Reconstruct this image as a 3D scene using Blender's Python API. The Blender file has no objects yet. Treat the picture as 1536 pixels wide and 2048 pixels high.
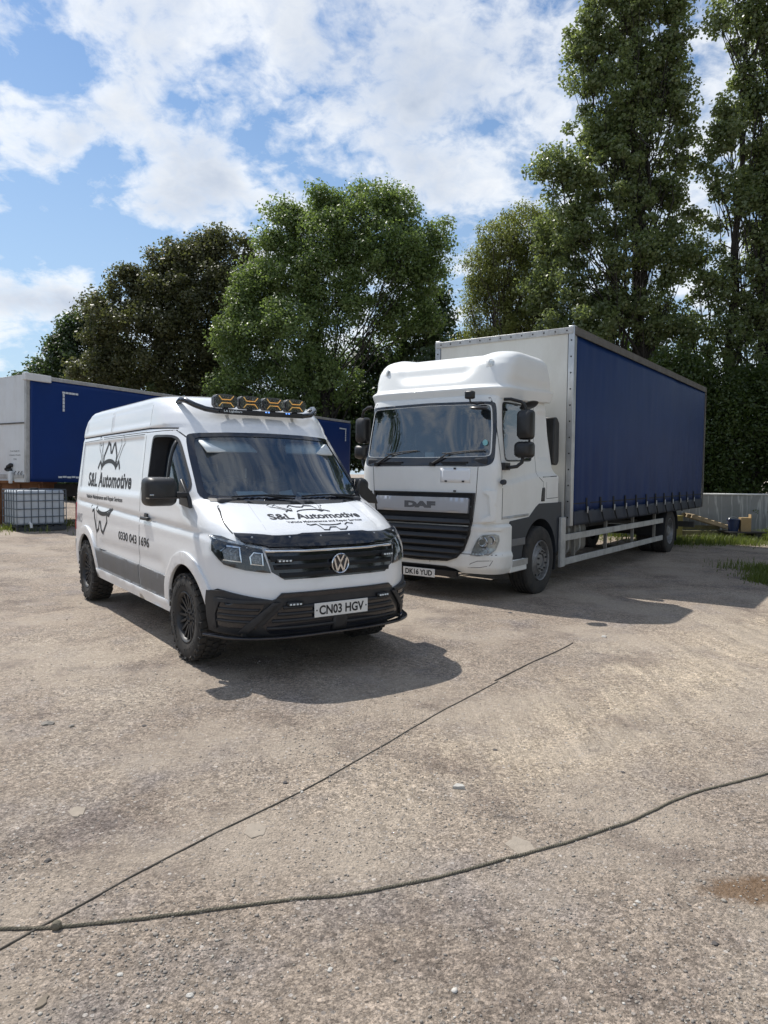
import bpy, bmesh, math, random
import numpy as np
from mathutils import Vector, Matrix, geometry
from mathutils.bvhtree import BVHTree

sc = bpy.context.scene
COL = sc.collection
R = math.radians
PI = math.pi

# ------------------------------------------------------------------ camera
cam_d = bpy.data.cameras.new('camera')
cam = bpy.data.objects.new('camera', cam_d)
COL.objects.link(cam)
cam_d.sensor_fit = 'VERTICAL'
cam_d.sensor_height = 36.0
cam_d.lens = 36.0 * 1414.87 / 2048.0
cam_d.clip_start = 0.05
cam_d.clip_end = 3000
cam.matrix_world = (Matrix.Translation((0, 0, 1.739)) @ Matrix.Rotation(PI / 2 - 0.0535, 4, 'X')
                    @ Matrix.Rotation(0.0091, 4, 'Z'))
sc.camera = cam

# ------------------------------------------------------------------ light
SUN_EL = R(56.5)
SUN_DIR = Vector((-0.735, 0.678, 0)).normalized() * math.cos(SUN_EL) + Vector((0, 0, math.sin(SUN_EL)))   # towards the sun
sun_d = bpy.data.lights.new('sun', 'SUN')
sun_d.energy = 3.95
sun_d.angle = R(0.53)
sun_d.color = (1.0, 0.955, 0.89)
sun = bpy.data.objects.new('sun', sun_d)
COL.objects.link(sun)
sun.rotation_euler = SUN_DIR.to_track_quat('Z', 'Y').to_euler()
sun.location = (-20, 20, 40)

sc.view_settings.view_transform = 'Standard'
sc.view_settings.look = 'None'
sc.view_settings.exposure = 0.27
sc.view_settings.gamma = 1.0
sc.view_settings.use_curve_mapping = False


def nd(nt, t, **kw):
    n = nt.nodes.new(t)
    for k, v in kw.items():
        if k.startswith('i_'):
            n.inputs[k[2:].replace('_', ' ')].default_value = v
        else:
            setattr(n, k, v)
    return n


def mth(nt, op, a, b=None, c=None, clamp=False):
    n = nt.nodes.new('ShaderNodeMath')
    n.operation = op
    n.use_clamp = clamp
    for i, v in enumerate((a, b, c)):
        if v is None:
            continue
        if isinstance(v, (int, float)):
            n.inputs[i].default_value = v
        else:
            nt.links.new(v, n.inputs[i])
    return n.outputs[0]


def mixc(nt, fac, a, b, mode='MIX'):
    n = nt.nodes.new('ShaderNodeMix')
    n.data_type = 'RGBA'
    n.blend_type = mode
    for sock, v in ((n.inputs[0], fac), (n.inputs[6], a), (n.inputs[7], b)):
        if isinstance(v, (int, float)):
            sock.default_value = v
        elif isinstance(v, (tuple, list)):
            sock.default_value = tuple(v) + ((1,) if len(v) == 3 else ())
        else:
            nt.links.new(v, sock)
    return n.outputs[2]


def ramp(nt, fac, stops):
    n = nt.nodes.new('ShaderNodeValToRGB')
    while len(n.color_ramp.elements) < len(stops):
        n.color_ramp.elements.new(0.5)
    for e, (p, c) in zip(n.color_ramp.elements, stops):
        e.position = p
        e.color = (c, c, c, 1) if isinstance(c, (int, float)) else tuple(c) + (1,)
    nt.links.new(fac, n.inputs[0])
    return n.outputs[0]


# ---- sky: physical daylight with a broken cloud layer about 1 km up
world = bpy.data.worlds.new('World')
sc.world = world
world.use_nodes = True
wt = world.node_tree
wt.nodes.clear()
w_out = nd(wt, 'ShaderNodeOutputWorld')
w_bg = nd(wt, 'ShaderNodeBackground')
w_bg.inputs['Strength'].default_value = 0.10
sky = nd(wt, 'ShaderNodeTexSky')
sky.sky_type = 'NISHITA'
sky.sun_disc = False
sky.sun_elevation = SUN_EL
sky.sun_rotation = math.atan2(SUN_DIR.x, SUN_DIR.y)
sky.altitude = 50
sky.air_density = 1.25
sky.dust_density = 0.6
sky.ozone_density = 2.2
geo = nd(wt, 'ShaderNodeTexCoord')
sep = nd(wt, 'ShaderNodeSeparateXYZ')
wt.links.new(geo.outputs['Generated'], sep.inputs[0])
zz = mth(wt, 'ADD', mth(wt, 'MAXIMUM', sep.outputs[2], 0.0), 0.40)
cx = mth(wt, 'DIVIDE', sep.outputs[0], zz)
cy = mth(wt, 'DIVIDE', sep.outputs[1], zz)
cmb = nd(wt, 'ShaderNodeCombineXYZ')
wt.links.new(cx, cmb.inputs[0])
wt.links.new(cy, cmb.inputs[1])
CL = cmb.outputs[0]


def wnoise(scale, detail, rough, off=(0, 0, 0), dist=0.0):
    mp = nd(wt, 'ShaderNodeMapping')
    mp.inputs['Location'].default_value = off
    wt.links.new(CL, mp.inputs[0])
    n = nd(wt, 'ShaderNodeTexNoise')
    n.inputs['Scale'].default_value = scale
    n.inputs['Detail'].default_value = detail
    n.inputs['Roughness'].default_value = rough
    n.inputs['Distortion'].default_value = dist
    wt.links.new(mp.outputs[0], n.inputs[0])
    return n.outputs[0]


BANKS = [(-0.03, .97, .13, .13, 0.3, .15), (0.11, 1.03, .09, .12, 0.2, .09), (-0.30, .90, .08, .09, 0, .10),
         (-0.50, 1.10, .045, .15, 1.05, .10), (-0.29, 1.17, .08, .10, .2, .15), (-0.38, 1.23, .07, .07, .2, .10), (-0.68, 1.45, .16, .07, .5, .12),
         (0.08, 1.19, .08, .09, 0, .09), (-0.20, .94, .035, .06, 0, -.15), (-0.43, 1.125, .035, .03, 0, -.14),
         (-0.60, 1.25, .10, .08, .6, -.22), (0.135, 1.10, .05, .05, 0, -.08), (-0.18, 1.12, .035, .07, 0, -.12),
         (-0.43, .93, .06, .06, 0, -.10), (-0.50, 1.36, .14, .06, .5, -.10)]
bank = None
sc_ = nd(wt, 'ShaderNodeSeparateXYZ')
wn = nd(wt, 'ShaderNodeTexNoise')
wn.inputs['Scale'].default_value = 7.0
wn.inputs['Detail'].default_value = 4
wt.links.new(CL, wn.inputs[0])
wadd = nd(wt, 'ShaderNodeVectorMath', operation='MULTIPLY_ADD')
wt.links.new(wn.outputs['Color'], wadd.inputs[0])
wadd.inputs[1].default_value = (0.15, 0.15, 0)
wt.links.new(CL, wadd.inputs[2])
wsub = nd(wt, 'ShaderNodeVectorMath', operation='SUBTRACT')
wt.links.new(wadd.outputs[0], wsub.inputs[0])
wsub.inputs[1].default_value = (0.075, 0.075, 0)
wt.links.new(wsub.outputs[0], sc_.inputs[0])
for bx_, by_, sx_, sy_, ro_, we_ in BANKS:
    dx = mth(wt, 'SUBTRACT', sc_.outputs[0], bx_)
    dy = mth(wt, 'SUBTRACT', sc_.outputs[1], by_)
    c_, s_ = math.cos(ro_), math.sin(ro_)
    u = mth(wt, 'ADD', mth(wt, 'MULTIPLY', dx, c_ / sx_), mth(wt, 'MULTIPLY', dy, s_ / sx_))
    v = mth(wt, 'ADD', mth(wt, 'MULTIPLY', dx, -s_ / sy_), mth(wt, 'MULTIPLY', dy, c_ / sy_))
    r2 = mth(wt, 'ADD', mth(wt, 'MULTIPLY', u, u), mth(wt, 'MULTIPLY', v, v))
    g = mth(wt, 'MULTIPLY', mth(wt, 'EXPONENT', mth(wt, 'MULTIPLY', r2, -0.8)), we_)
    bank = g if bank is None else mth(wt, 'ADD', bank, g)
n_big = wnoise(3.0, 3.0, 0.5, (3.1, 1.7, 0))
n_mid = wnoise(7.6, 11.0, 0.60, (0.4, 7.7, 0), 0.25)
n_fine = wnoise(26.0, 7.0, 0.6, (5.4, 2.1, 0), 0.4)
dens = mth(wt, 'ADD', mth(wt, 'MULTIPLY', n_big, 0.20), mth(wt, 'MULTIPLY', n_mid, 0.74))
dens = mth(wt, 'ADD', dens, mth(wt, 'MULTIPLY', n_fine, 0.30))
dens = mth(wt, 'ADD', dens, mth(wt, 'MULTIPLY', bank, 0.80))
alpha = ramp(wt, dens, [(0.562, 0.0), (0.625, 0.33), (0.690, 0.70), (0.80, 0.97)])
thick = ramp(wt, mth(wt, 'ADD', mth(wt, 'MULTIPLY', n_big, 0.25), mth(wt, 'ADD', mth(wt, 'MULTIPLY', n_mid, 0.30), mth(wt, 'ADD', bank, 0.23))),
             [(0.545, 0.0), (0.64, 0.45), (0.74, 0.9)])
ccol = mixc(wt, thick, (8.5, 8.7, 8.9), (3.9, 4.6, 5.8))
haze_c = ramp(wt, sep.outputs[2], [(0.0, 1.0), (0.12, 0.7), (0.5, 0.0)])
skyc = mixc(wt, 1.0, sky.outputs[0], (0.72, 0.87, 1.0), 'MULTIPLY')
skyc = mixc(wt, mth(wt, 'MULTIPLY', haze_c, 0.75), skyc, (5.0, 6.2, 7.6))
wcol = mixc(wt, alpha, skyc, ccol)
wt.links.new(wcol, w_bg.inputs['Color'])
wt.links.new(w_bg.outputs[0], w_out.inputs[0])

# ------------------------------------------------------------------ materials
def mat(name, col, rough=0.5, metal=0.0, coat=0.0, var=0.12, scale=6.0, bump=0.0, bscale=60.0, dirt=0.0, dirt_sheen_col=(0.20, 0.17, 0.13), spec=0.5, dirt_sheen_z=None):
    m = bpy.data.materials.new(name)
    m.use_nodes = True
    nt = m.node_tree
    b = nt.nodes['Principled BSDF']
    b.inputs['Roughness'].default_value = rough
    b.inputs['Metallic'].default_value = metal
    b.inputs['Coat Weight'].default_value = coat
    b.inputs['Coat Roughness'].default_value = 0.04
    b.inputs['Specular IOR Level'].default_value = spec
    tc = nd(nt, 'ShaderNodeTexCoord')
    n = nd(nt, 'ShaderNodeTexNoise')
    n.inputs['Scale'].default_value = scale
    n.inputs['Detail'].default_value = 8
    n.inputs['Roughness'].default_value = 0.65
    nt.links.new(tc.outputs['Object'], n.inputs[0])
    lo = tuple(c * (1 - var) for c in col)
    hi = tuple(min(1, c * (1 + var)) for c in col)
    r = ramp(nt, n.outputs[0], [(0.3, lo), (0.7, hi)])
    if dirt > 0:
        n2 = nd(nt, 'ShaderNodeTexNoise')
        n2.inputs['Scale'].default_value = scale * 0.6
        n2.inputs['Detail'].default_value = 12
        n2.inputs['Roughness'].default_value = 0.75
        mp = nd(nt, 'ShaderNodeMapping')
        mp.inputs['Scale'].default_value = (1, 1, 0.45)
        mp.inputs['Location'].default_value = (3.3, 1.2, 0.7)
        nt.links.new(tc.outputs['Object'], mp.inputs[0])
        nt.links.new(mp.outputs[0], n2.inputs[0])
        f = ramp(nt, n2.outputs[0], [(0.45, 0.0), (0.72, 1.0)])
        if dirt_sheen_z:
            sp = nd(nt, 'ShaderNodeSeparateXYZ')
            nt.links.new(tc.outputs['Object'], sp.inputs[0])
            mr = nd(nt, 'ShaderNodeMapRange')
            mr.inputs[1].default_value = dirt_sheen_z[0]
            mr.inputs[2].default_value = dirt_sheen_z[1]
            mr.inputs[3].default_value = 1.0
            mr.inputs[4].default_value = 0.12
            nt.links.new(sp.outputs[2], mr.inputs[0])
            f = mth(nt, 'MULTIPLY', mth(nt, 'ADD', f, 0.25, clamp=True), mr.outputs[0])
        r = mixc(nt, mth(nt, 'MULTIPLY', f, dirt), r, dirt_sheen_col)
        rr = mth(nt, 'MULTIPLY_ADD', f, 0.4 * dirt, rough, clamp=True)
        nt.links.new(rr, b.inputs['Roughness'])
    nt.links.new(r, b.inputs['Base Color'])
    if bump > 0:
        n3 = nd(nt, 'ShaderNodeTexNoise')
        n3.inputs['Scale'].default_value = bscale
        n3.inputs['Detail'].default_value = 5
        nt.links.new(tc.outputs['Object'], n3.inputs[0])
        bp = nd(nt, 'ShaderNodeBump')
        bp.inputs['Strength'].default_value = bump
        bp.inputs['Distance'].default_value = 0.01
        nt.links.new(n3.outputs[0], bp.inputs['Height'])
        nt.links.new(bp.outputs[0], b.inputs['Normal'])
    return m


def glass(name, tint=(0.75, 0.8, 0.8), ior=1.5, rough=0.0, film=0.0, refl=1.7):
    m = bpy.data.materials.new(name)
    m.use_nodes = True
    nt = m.node_tree
    nt.nodes.clear()
    o = nd(nt, 'ShaderNodeOutputMaterial')
    t = nd(nt, 'ShaderNodeBsdfTransparent')
    t.inputs[0].default_value = tint + (1,)
    g = nd(nt, 'ShaderNodeBsdfGlossy')
    g.inputs['Roughness'].default_value = rough
    g.inputs[0].default_value = (0.95, 0.97, 1, 1)
    f = nd(nt, 'ShaderNodeFresnel')
    f.inputs[0].default_value = ior
    mx = nd(nt, 'ShaderNodeMixShader')
    fac = mth(nt, 'MULTIPLY', f.outputs[0], refl, clamp=True)
    nt.links.new(fac, mx.inputs[0])
    nt.links.new(t.outputs[0], mx.inputs[1])
    nt.links.new(g.outputs[0], mx.inputs[2])
    last = mx.outputs[0]
    if film:
        tc = nd(nt, 'ShaderNodeTexCoord')
        n = nd(nt, 'ShaderNodeTexNoise')
        n.inputs['Scale'].default_value = 2.5
        n.inputs['Detail'].default_value = 6
        nt.links.new(tc.outputs['Object'], n.inputs[0])
        d = nd(nt, 'ShaderNodeBsdfDiffuse')
        d.inputs[0].default_value = (0.27, 0.36, 0.44, 1)
        m2 = nd(nt, 'ShaderNodeMixShader')
        nt.links.new(mth(nt, 'MULTIPLY', n.outputs[0], film), m2.inputs[0])
        nt.links.new(last, m2.inputs[1])
        nt.links.new(d.outputs[0], m2.inputs[2])
        last = m2.outputs[0]
    nt.links.new(last, o.inputs[0])
    return m


def emis(name, col, strength):
    m = bpy.data.materials.new(name)
    m.use_nodes = True
    nt = m.node_tree
    b = nt.nodes['Principled BSDF']
    b.inputs['Base Color'].default_value = col + (1,)
    b.inputs['Emission Color'].default_value = col + (1,)
    b.inputs['Emission Strength'].default_value = strength
    return m


# ------------------------------------------------------------------ objects
def tag(o, label=None, cat=None, group=None, kind=None):
    for k, v in (('label', label), ('category', cat), ('group', group), ('kind', kind)):
        if v:
            o[k] = v
    return o


def empty(name, loc=(0, 0, 0), rz=0.0, parent=None):
    o = bpy.data.objects.new(name, None)
    COL.objects.link(o)
    o.location = loc
    o.rotation_euler = (0, 0, rz)
    o.empty_display_size = 0.3
    if parent:
        o.parent = parent
    return o


def link(name, me, m=None, parent=None, loc=None, rot=None):
    o = bpy.data.objects.new(name, me)
    COL.objects.link(o)
    if m is not None:
        for mm in (m if isinstance(m, (list, tuple)) else [m]):
            me.materials.append(mm)
    if parent:
        o.parent = parent
    if loc:
        o.location = loc
    if rot:
        o.rotation_euler = rot
    return o


def copy_tree(o, parent=None):
    c = o.copy()
    COL.objects.link(c)
    if parent:
        c.parent = parent
    for ch in list(o.children):
        copy_tree(ch, c)
    return c


def bevel(o, w=0.01, seg=2, ang=35):
    b = o.modifiers.new('Bevel', 'BEVEL')
    b.width = w
    b.segments = seg
    b.limit_method = 'ANGLE'
    b.angle_limit = R(ang)
    return o


def solid(o, t, off=-1):
    s = o.modifiers.new('Solidify', 'SOLIDIFY')
    s.thickness = t
    s.offset = off
    return o


class MB:
    """collects simple solids and links them as ONE mesh object"""
    def __init__(self):
        self.v = []
        self.f = []

    def add(self, vs, fs, M=None):
        n = len(self.v)
        if M is not None:
            vs = [M @ Vector(p) for p in vs]
        self.v += [tuple(p) for p in vs]
        self.f += [tuple(i + n for i in f) for f in fs]
        return self

    def box(self, c, s, M=None, rz=0.0, taper=1.0):
        x, y, z = s[0] / 2, s[1] / 2, s[2] / 2
        vs = [(-x, -y, -z), (x, -y, -z), (x, y, -z), (-x, y, -z)] + [(a * taper, b * taper, z) for a, b in ((-x, -y), (x, -y), (x, y), (-x, y))]
        T = Matrix.Translation(c) @ Matrix.Rotation(rz, 4, 'Z')
        if M is not None:
            T = T @ M if rz == 0 else T @ M
        return self.add(vs, [(3, 2, 1, 0), (4, 5, 6, 7), (0, 1, 5, 4), (1, 2, 6, 5), (2, 3, 7, 6), (3, 0, 4, 7)], T)

    def tube(self, pts, r, n=10, cap=True):
        pts = [Vector(p) for p in pts]
        rs = r if isinstance(r, (list, tuple)) else [r] * len(pts)
        base = len(self.v)
        up = None
        for i, p in enumerate(pts):
            t = (pts[min(i + 1, len(pts) - 1)] - pts[max(i - 1, 0)]).normalized()
            if up is None:
                up = Vector((0, 0, 1)) if abs(t.z) < 0.9 else Vector((1, 0, 0))
            a = t.cross(up)
            if a.length < 1e-6:
                a = t.orthogonal()
            a.normalize()
            b = a.cross(t).normalized()
            up = b
            for k in range(n):
                q = p + (a * math.cos(2 * PI * k / n) + b * math.sin(2 * PI * k / n)) * rs[i]
                self.v.append(tuple(q))
        for i in range(len(pts) - 1):
            for k in range(n):
                k2 = (k + 1) % n
                self.f.append((base + i * n + k, base + i * n + k2, base + (i + 1) * n + k2, base + (i + 1) * n + k))
        if cap:
            self.f.append(tuple(base + k for k in range(n))[::-1])
            self.f.append(tuple(base + (len(pts) - 1) * n + k for k in range(n)))
        return self

    def lathe(self, prof, n=32, M=None):
        """prof: (radius, axial) pairs, turned about local Y"""
        vs, fs = [], []
        m = len(prof)
        for k in range(n):
            a = 2 * PI * k / n
            for r, h in prof:
                vs.append((r * math.cos(a), h, r * math.sin(a)))
        for k in range(n):
            k2 = (k + 1) % n
            for j in range(m - 1):
                fs.append((k * m + j, k * m + j + 1, k2 * m + j + 1, k2 * m + j))
        return self.add(vs, fs, M)

    def prism(self, poly, d0, d1, M=None, axis='y'):
        """poly in two axes, extruded from d0 to d1 along the third"""
        n = len(poly)
        def pt(a, b, d):
            return {'y': (a, d, b), 'x': (d, a, b), 'z': (a, b, d)}[axis]
        vs = [pt(a, b, d0) for a, b in poly] + [pt(a, b, d1) for a, b in poly]
        fs = [tuple(range(n)), tuple(range(2 * n - 1, n - 1, -1))]
        fs += [(i, i + n, (i + 1) % n + n, (i + 1) % n) for i in range(n)]
        return self.add(vs, fs, M)

    def mesh(self, name, smooth=True, ang=38, fix=True):
        me = bpy.data.meshes.new(name)
        me.from_pydata(self.v, [], self.f)
        if fix:
            bm = bmesh.new()
            bm.from_mesh(me)
            bmesh.ops.recalc_face_normals(bm, faces=bm.faces)
            bm.to_mesh(me)
            bm.free()
        if smooth:
            me.polygons.foreach_set('use_smooth', [True] * len(me.polygons))
            me.set_sharp_from_angle(angle=R(ang))
        return me

    def build(self, name, m, parent=None, smooth=True, bev=0, loc=None, rot=None, ang=38):
        o = link(name, self.mesh(name, smooth, ang), m, parent, loc, rot)
        if bev:
            bevel(o, bev)
        return o


def np_mesh(name, V, F, smooth=False, tint=None):
    """V (n,3), F (m,k) as numpy"""
    me = bpy.data.meshes.new(name)
    k = F.shape[1]
    me.vertices.add(len(V))
    me.vertices.foreach_set('co', np.ascontiguousarray(V, dtype=np.float32).ravel())
    me.loops.add(F.size)
    me.loops.foreach_set('vertex_index', np.ascontiguousarray(F, dtype=np.int32).ravel())
    me.polygons.add(len(F))
    me.polygons.foreach_set('loop_start', np.arange(0, F.size, k, dtype=np.int32))
    me.polygons.foreach_set('loop_total', np.full(len(F), k, dtype=np.int32))
    if smooth:
        me.polygons.foreach_set('use_smooth', np.ones(len(F), dtype=bool))
    me.update(calc_edges=True)
    if tint is not None:
        a = me.attributes.new('tint', 'FLOAT', 'FACE')
        a.data.foreach_set('value', tint.astype(np.float32))
    return me


def rrect(x0, z0, x1, z1, r, n=5):
    pts = []
    for cx_, cz_, a0 in ((x1 - r, z1 - r, 0), (x0 + r, z1 - r, 90), (x0 + r, z0 + r, 180), (x1 - r, z0 + r, 270)):
        for k in range(n + 1):
            a = R(a0 + 90 * k / n)
            pts.append((cx_ + r * math.cos(a), cz_ + r * math.sin(a)))
    return pts


def dens(poly, step, closed=True):
    out = []
    n = len(poly)
    for i in range(n if closed else n - 1):
        a, b = poly[i], poly[(i + 1) % n]
        k = max(1, int(math.hypot(b[0] - a[0], b[1] - a[1]) / step))
        for j in range(k):
            out.append((a[0] + (b[0] - a[0]) * j / k, a[1] + (b[1] - a[1]) * j / k))
    if not closed:
        out.append(poly[-1])
    return out


def inside(p, poly):
    x, y = p
    c = False
    j = len(poly) - 1
    for i in range(len(poly)):
        xi, yi = poly[i]
        xj, yj = poly[j]
        if (yi > y) != (yj > y) and x < (xj - xi) * (y - yi) / (yj - yi) + xi:
            c = not c
        j = i
    return c


def tri2d(polys, step):
    """triangles filling polys[0] minus polys[1:], with inner grid points"""
    pts, edges = [], []
    dp = [dens(p, step) for p in polys]
    for p in dp:
        n0 = len(pts)
        pts += p
        edges += [(n0 + i, n0 + (i + 1) % len(p)) for i in range(len(p))]
    xs = [p[0] for p in dp[0]]
    ys = [p[1] for p in dp[0]]
    x = min(xs) + step * 0.5
    while x < max(xs):
        y = min(ys) + step * 0.53
        while y < max(ys):
            if inside((x, y), dp[0]) and not any(inside((x, y), h) for h in dp[1:]):
                pts.append((x, y))
            y += step
        x += step
    r = geometry.delaunay_2d_cdt([Vector(p) for p in pts], edges, [], 0, 1e-5)
    vs, fs = r[0], r[2]
    out = []
    for f in fs:
        c = ((vs[f[0]].x + vs[f[1]].x + vs[f[2]].x) / 3, (vs[f[0]].y + vs[f[1]].y + vs[f[2]].y) / 3)
        if inside(c, dp[0]) and not any(inside(c, h) for h in dp[1:]):
            out.append(tuple(f))
    return [(v.x, v.y) for v in vs], out


def soft(poly, it=2, k=.25):
    """cuts the corners of an outline round"""
    for _ in range(it):
        out = []
        for i in range(len(poly)):
            a, b = poly[i], poly[(i + 1) % len(poly)]
            l = math.hypot(b[0] - a[0], b[1] - a[1])
            q = min(k, .045 / max(l, 1e-6))
            out += [(a[0] + (b[0] - a[0]) * q, a[1] + (b[1] - a[1]) * q), (b[0] - (b[0] - a[0]) * q, b[1] - (b[1] - a[1]) * q)]
        poly = out
    return poly


class Skin:
    """projects flat outlines onto a body shell"""
    def __init__(self, verts, faces, axis_x=0.0):
        self.bvh = BVHTree.FromPolygons([Vector(v) for v in verts], faces)
        self.ax = axis_x

    def hit(self, mode, a, b, off):
        if mode == 'right':       # vehicle's right side, y < 0
            h = self.bvh.ray_cast(Vector((a, -6, b)), Vector((0, 1, 0)))
        elif mode == 'left':
            h = self.bvh.ray_cast(Vector((a, 6, b)), Vector((0, -1, 0)))
        elif mode == 'front':     # (y, z)
            h = self.bvh.ray_cast(Vector((8, a, b)), Vector((-1, 0, 0)))
        elif mode == 'top':       # (x, y)
            h = self.bvh.ray_cast(Vector((a, b, 9)), Vector((0, 0, -1)))
        elif mode == 'polar':     # (bearing from the nose axis, z)
            d = Vector((math.cos(a), math.sin(a), 0))
            h = self.bvh.ray_cast(Vector((self.ax, 0, b)) + d * 8, -d)
        p, nrm = h[0], h[1]
        if p is None:
            return None
        dirs = {'right': Vector((0, -1, 0)), 'left': Vector((0, 1, 0)), 'front': Vector((1, 0, 0)), 'top': Vector((0, 0, 1))}
        d = dirs.get(mode) or Vector((math.cos(a), math.sin(a), 0))
        if nrm.dot(d) < 0:
            nrm = -nrm
        return p + nrm * off

    def patch(self, name, mode, polys, m, parent, off=0.004, step=0.06, thick=0.0, smooth=True, bev=0, relax=0):
        pts, tris = tri2d(polys if isinstance(polys[0][0], (tuple, list)) else [polys], step)
        vs = [self.hit(mode, a, b, off) for a, b in pts]
        ok = [v is not None for v in vs]
        vs = [v if v is not None else Vector((0, 0, 0)) for v in vs]
        tris = [t for t in tris if all(ok[i] for i in t)]
        me = bpy.data.meshes.new(name)
        me.from_pydata([tuple(v) for v in vs], [], tris)
        bm = bmesh.new()
        bm.from_mesh(me)
        bmesh.ops.delete(bm, geom=[v for v in bm.verts if not v.link_faces], context='VERTS')
        inner = [v for v in bm.verts if not v.is_boundary]
        for _ in range(relax):
            bmesh.ops.smooth_vert(bm, verts=inner, factor=.5, use_axis_x=True, use_axis_y=True, use_axis_z=True)
        # outward facing
        c = {'right': Vector((0, -1, 0)), 'left': Vector((0, 1, 0)), 'front': Vector((1, 0, 0)), 'top': Vector((0, 0, 1)), 'polar': Vector((1, 0, 0))}[mode]
        for f in bm.faces:
            f.normal_update()
            d = c if mode != 'polar' else Vector((f.calc_center_median().x - self.ax, f.calc_center_median().y, 0))
            if f.normal.dot(d) < 0:
                f.normal_flip()
        bm.to_mesh(me)
        bm.free()
        if smooth:
            me.polygons.foreach_set('use_smooth', [True] * len(me.polygons))
        o = link(name, me, m, parent)
        if thick:
            solid(o, thick)
        if bev:
            bevel(o, bev)
        return o

    def ribbon(self, name, mode, lines, w, m, parent, off=0.0009, step=0.05, thick=0.0):
        o = None
        for ln in lines:
            mb = MB()
            closed = ln[0] == ln[-1]
            ln = dens(ln, step, closed=False)
            L, Rr = [], []
            for i, p in enumerate(ln):
                if closed and i in (0, len(ln) - 1):
                    a, b = ln[-2], ln[1]
                else:
                    a, b = ln[max(i - 1, 0)], ln[min(i + 1, len(ln) - 1)]
                dx, dz = b[0] - a[0], b[1] - a[1]
                l = math.hypot(dx, dz) or 1
                nx, nz = -dz / l * w / 2, dx / l * w / 2
                q0, q1 = self.hit(mode, p[0] + nx, p[1] + nz, off), self.hit(mode, p[0] - nx, p[1] - nz, off)
                if q0 is None or q1 is None:
                    q0 = q1 = None
                L.append(q0)
                Rr.append(q1)
            base = 0
            for i in range(len(ln)):
                mb.v += [tuple(L[i] or (0, 0, 0)), tuple(Rr[i] or (0, 0, 0))]
            for i in range(len(ln) - 1):
                if L[i] is None or L[i + 1] is None:
                    continue
                mb.f.append((2 * i, 2 * i + 1, 2 * i + 3, 2 * i + 2))
            o = link(name, mb.mesh(name, False, fix=False), m, parent)
            if thick:
                solid(o, thick, 1)
        return o


def text2d(s, bold=0.0, spacing=1.0):
    cu = bpy.data.curves.new('lettering', 'FONT')
    cu.body = s
    cu.size = 1.0
    cu.offset = bold
    cu.space_character = spacing
    cu.resolution_u = 4
    o = bpy.data.objects.new('lettering', cu)
    COL.objects.link(o)
    bpy.context.view_layer.update()
    me = bpy.data.meshes.new_from_object(o.evaluated_get(bpy.context.evaluated_depsgraph_get()))
    vs = [(v.co.x, v.co.y) for v in me.vertices]
    fs = [tuple(p.vertices) for p in me.polygons]
    bpy.data.objects.remove(o)
    bpy.data.meshes.remove(me)
    x0, x1 = min(v[0] for v in vs), max(v[0] for v in vs)
    y0, y1 = min(v[1] for v in vs), max(v[1] for v in vs)
    return [((x - x0) / (x1 - x0), (y - y0) / (y1 - y0)) for x, y in vs], fs, (x1 - x0) / (y1 - y0)


def lettering(name, s, fn, m, parent, bold=0.0, spacing=1.0):
    """fn maps (u, v) in the unit box of the text to a point"""
    vs, fs, asp = text2d(s, bold, spacing)
    pts = [fn(u, v) for u, v in vs]
    ok = [p is not None for p in pts]
    me = bpy.data.meshes.new(name)
    me.from_pydata([tuple(p) if p is not None else (0, 0, 0) for p in pts], [], [f for f in fs if all(ok[i] for i in f)])
    return link(name, me, m, parent)


def flat(o, u, v):
    """frame for lettering on a flat plate: origin (lower left), width vector, height vector"""
    o, u, v = Vector(o), Vector(u), Vector(v)
    return lambda a, b: o + u * a + v * b


def slices(rows, nside=60, nfront=28):
    """closed body from horizontal slices: each row = dict(z, xr, rc, xs, L, w, n); returns verts, faces"""
    verts, faces = [], []
    cnt = None
    for r in rows:
        half = []
        rc, w, xr = r['rc'], r['w'], r['xr']
        for k in range(4):
            half.append((xr, (w - rc) * k / 4))
        for k in range(6):
            a = PI / 2 * k / 6
            half.append((xr + rc - rc * math.cos(a), w - rc + rc * math.sin(a)))
        for k in range(nside):
            half.append((xr + rc + (r['xs'] - xr - rc) * k / nside, w))
        for k in range(nfront + 1):
            t = PI / 2 * (1 - k / nfront)
            # even spacing in angle of the squircle
            c_, s_ = math.cos(t), math.sin(t)
            q = (abs(c_) ** r['n'] + abs(s_) ** r['n']) ** (-1 / r['n'])
            half.append((r['xs'] + r['L'] * c_ * q, w * s_ * q if k < nfront else 0.0))
        fn = r.get('fn')
        loop = half + [(x, -y) for x, y in half[-2:0:-1]]
        cnt = len(loop)
        for x, y in loop:
            p = (x, y, r['z'])
            verts.append(fn(p) if fn else p)
    for i in range(len(rows) - 1):
        for k in range(cnt):
            k2 = (k + 1) % cnt
            faces.append((i * cnt + k, (i + 1) * cnt + k, (i + 1) * cnt + k2, i * cnt + k2))
    faces.append(tuple(range(cnt)))
    faces.append(tuple(range(len(verts) - 1, len(verts) - 1 - cnt, -1)))
    return verts, faces


def sm(a, b, x):
    t = min(1.0, max(0.0, (x - a) / (b - a)))
    return t * t * (3 - 2 * t)


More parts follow.
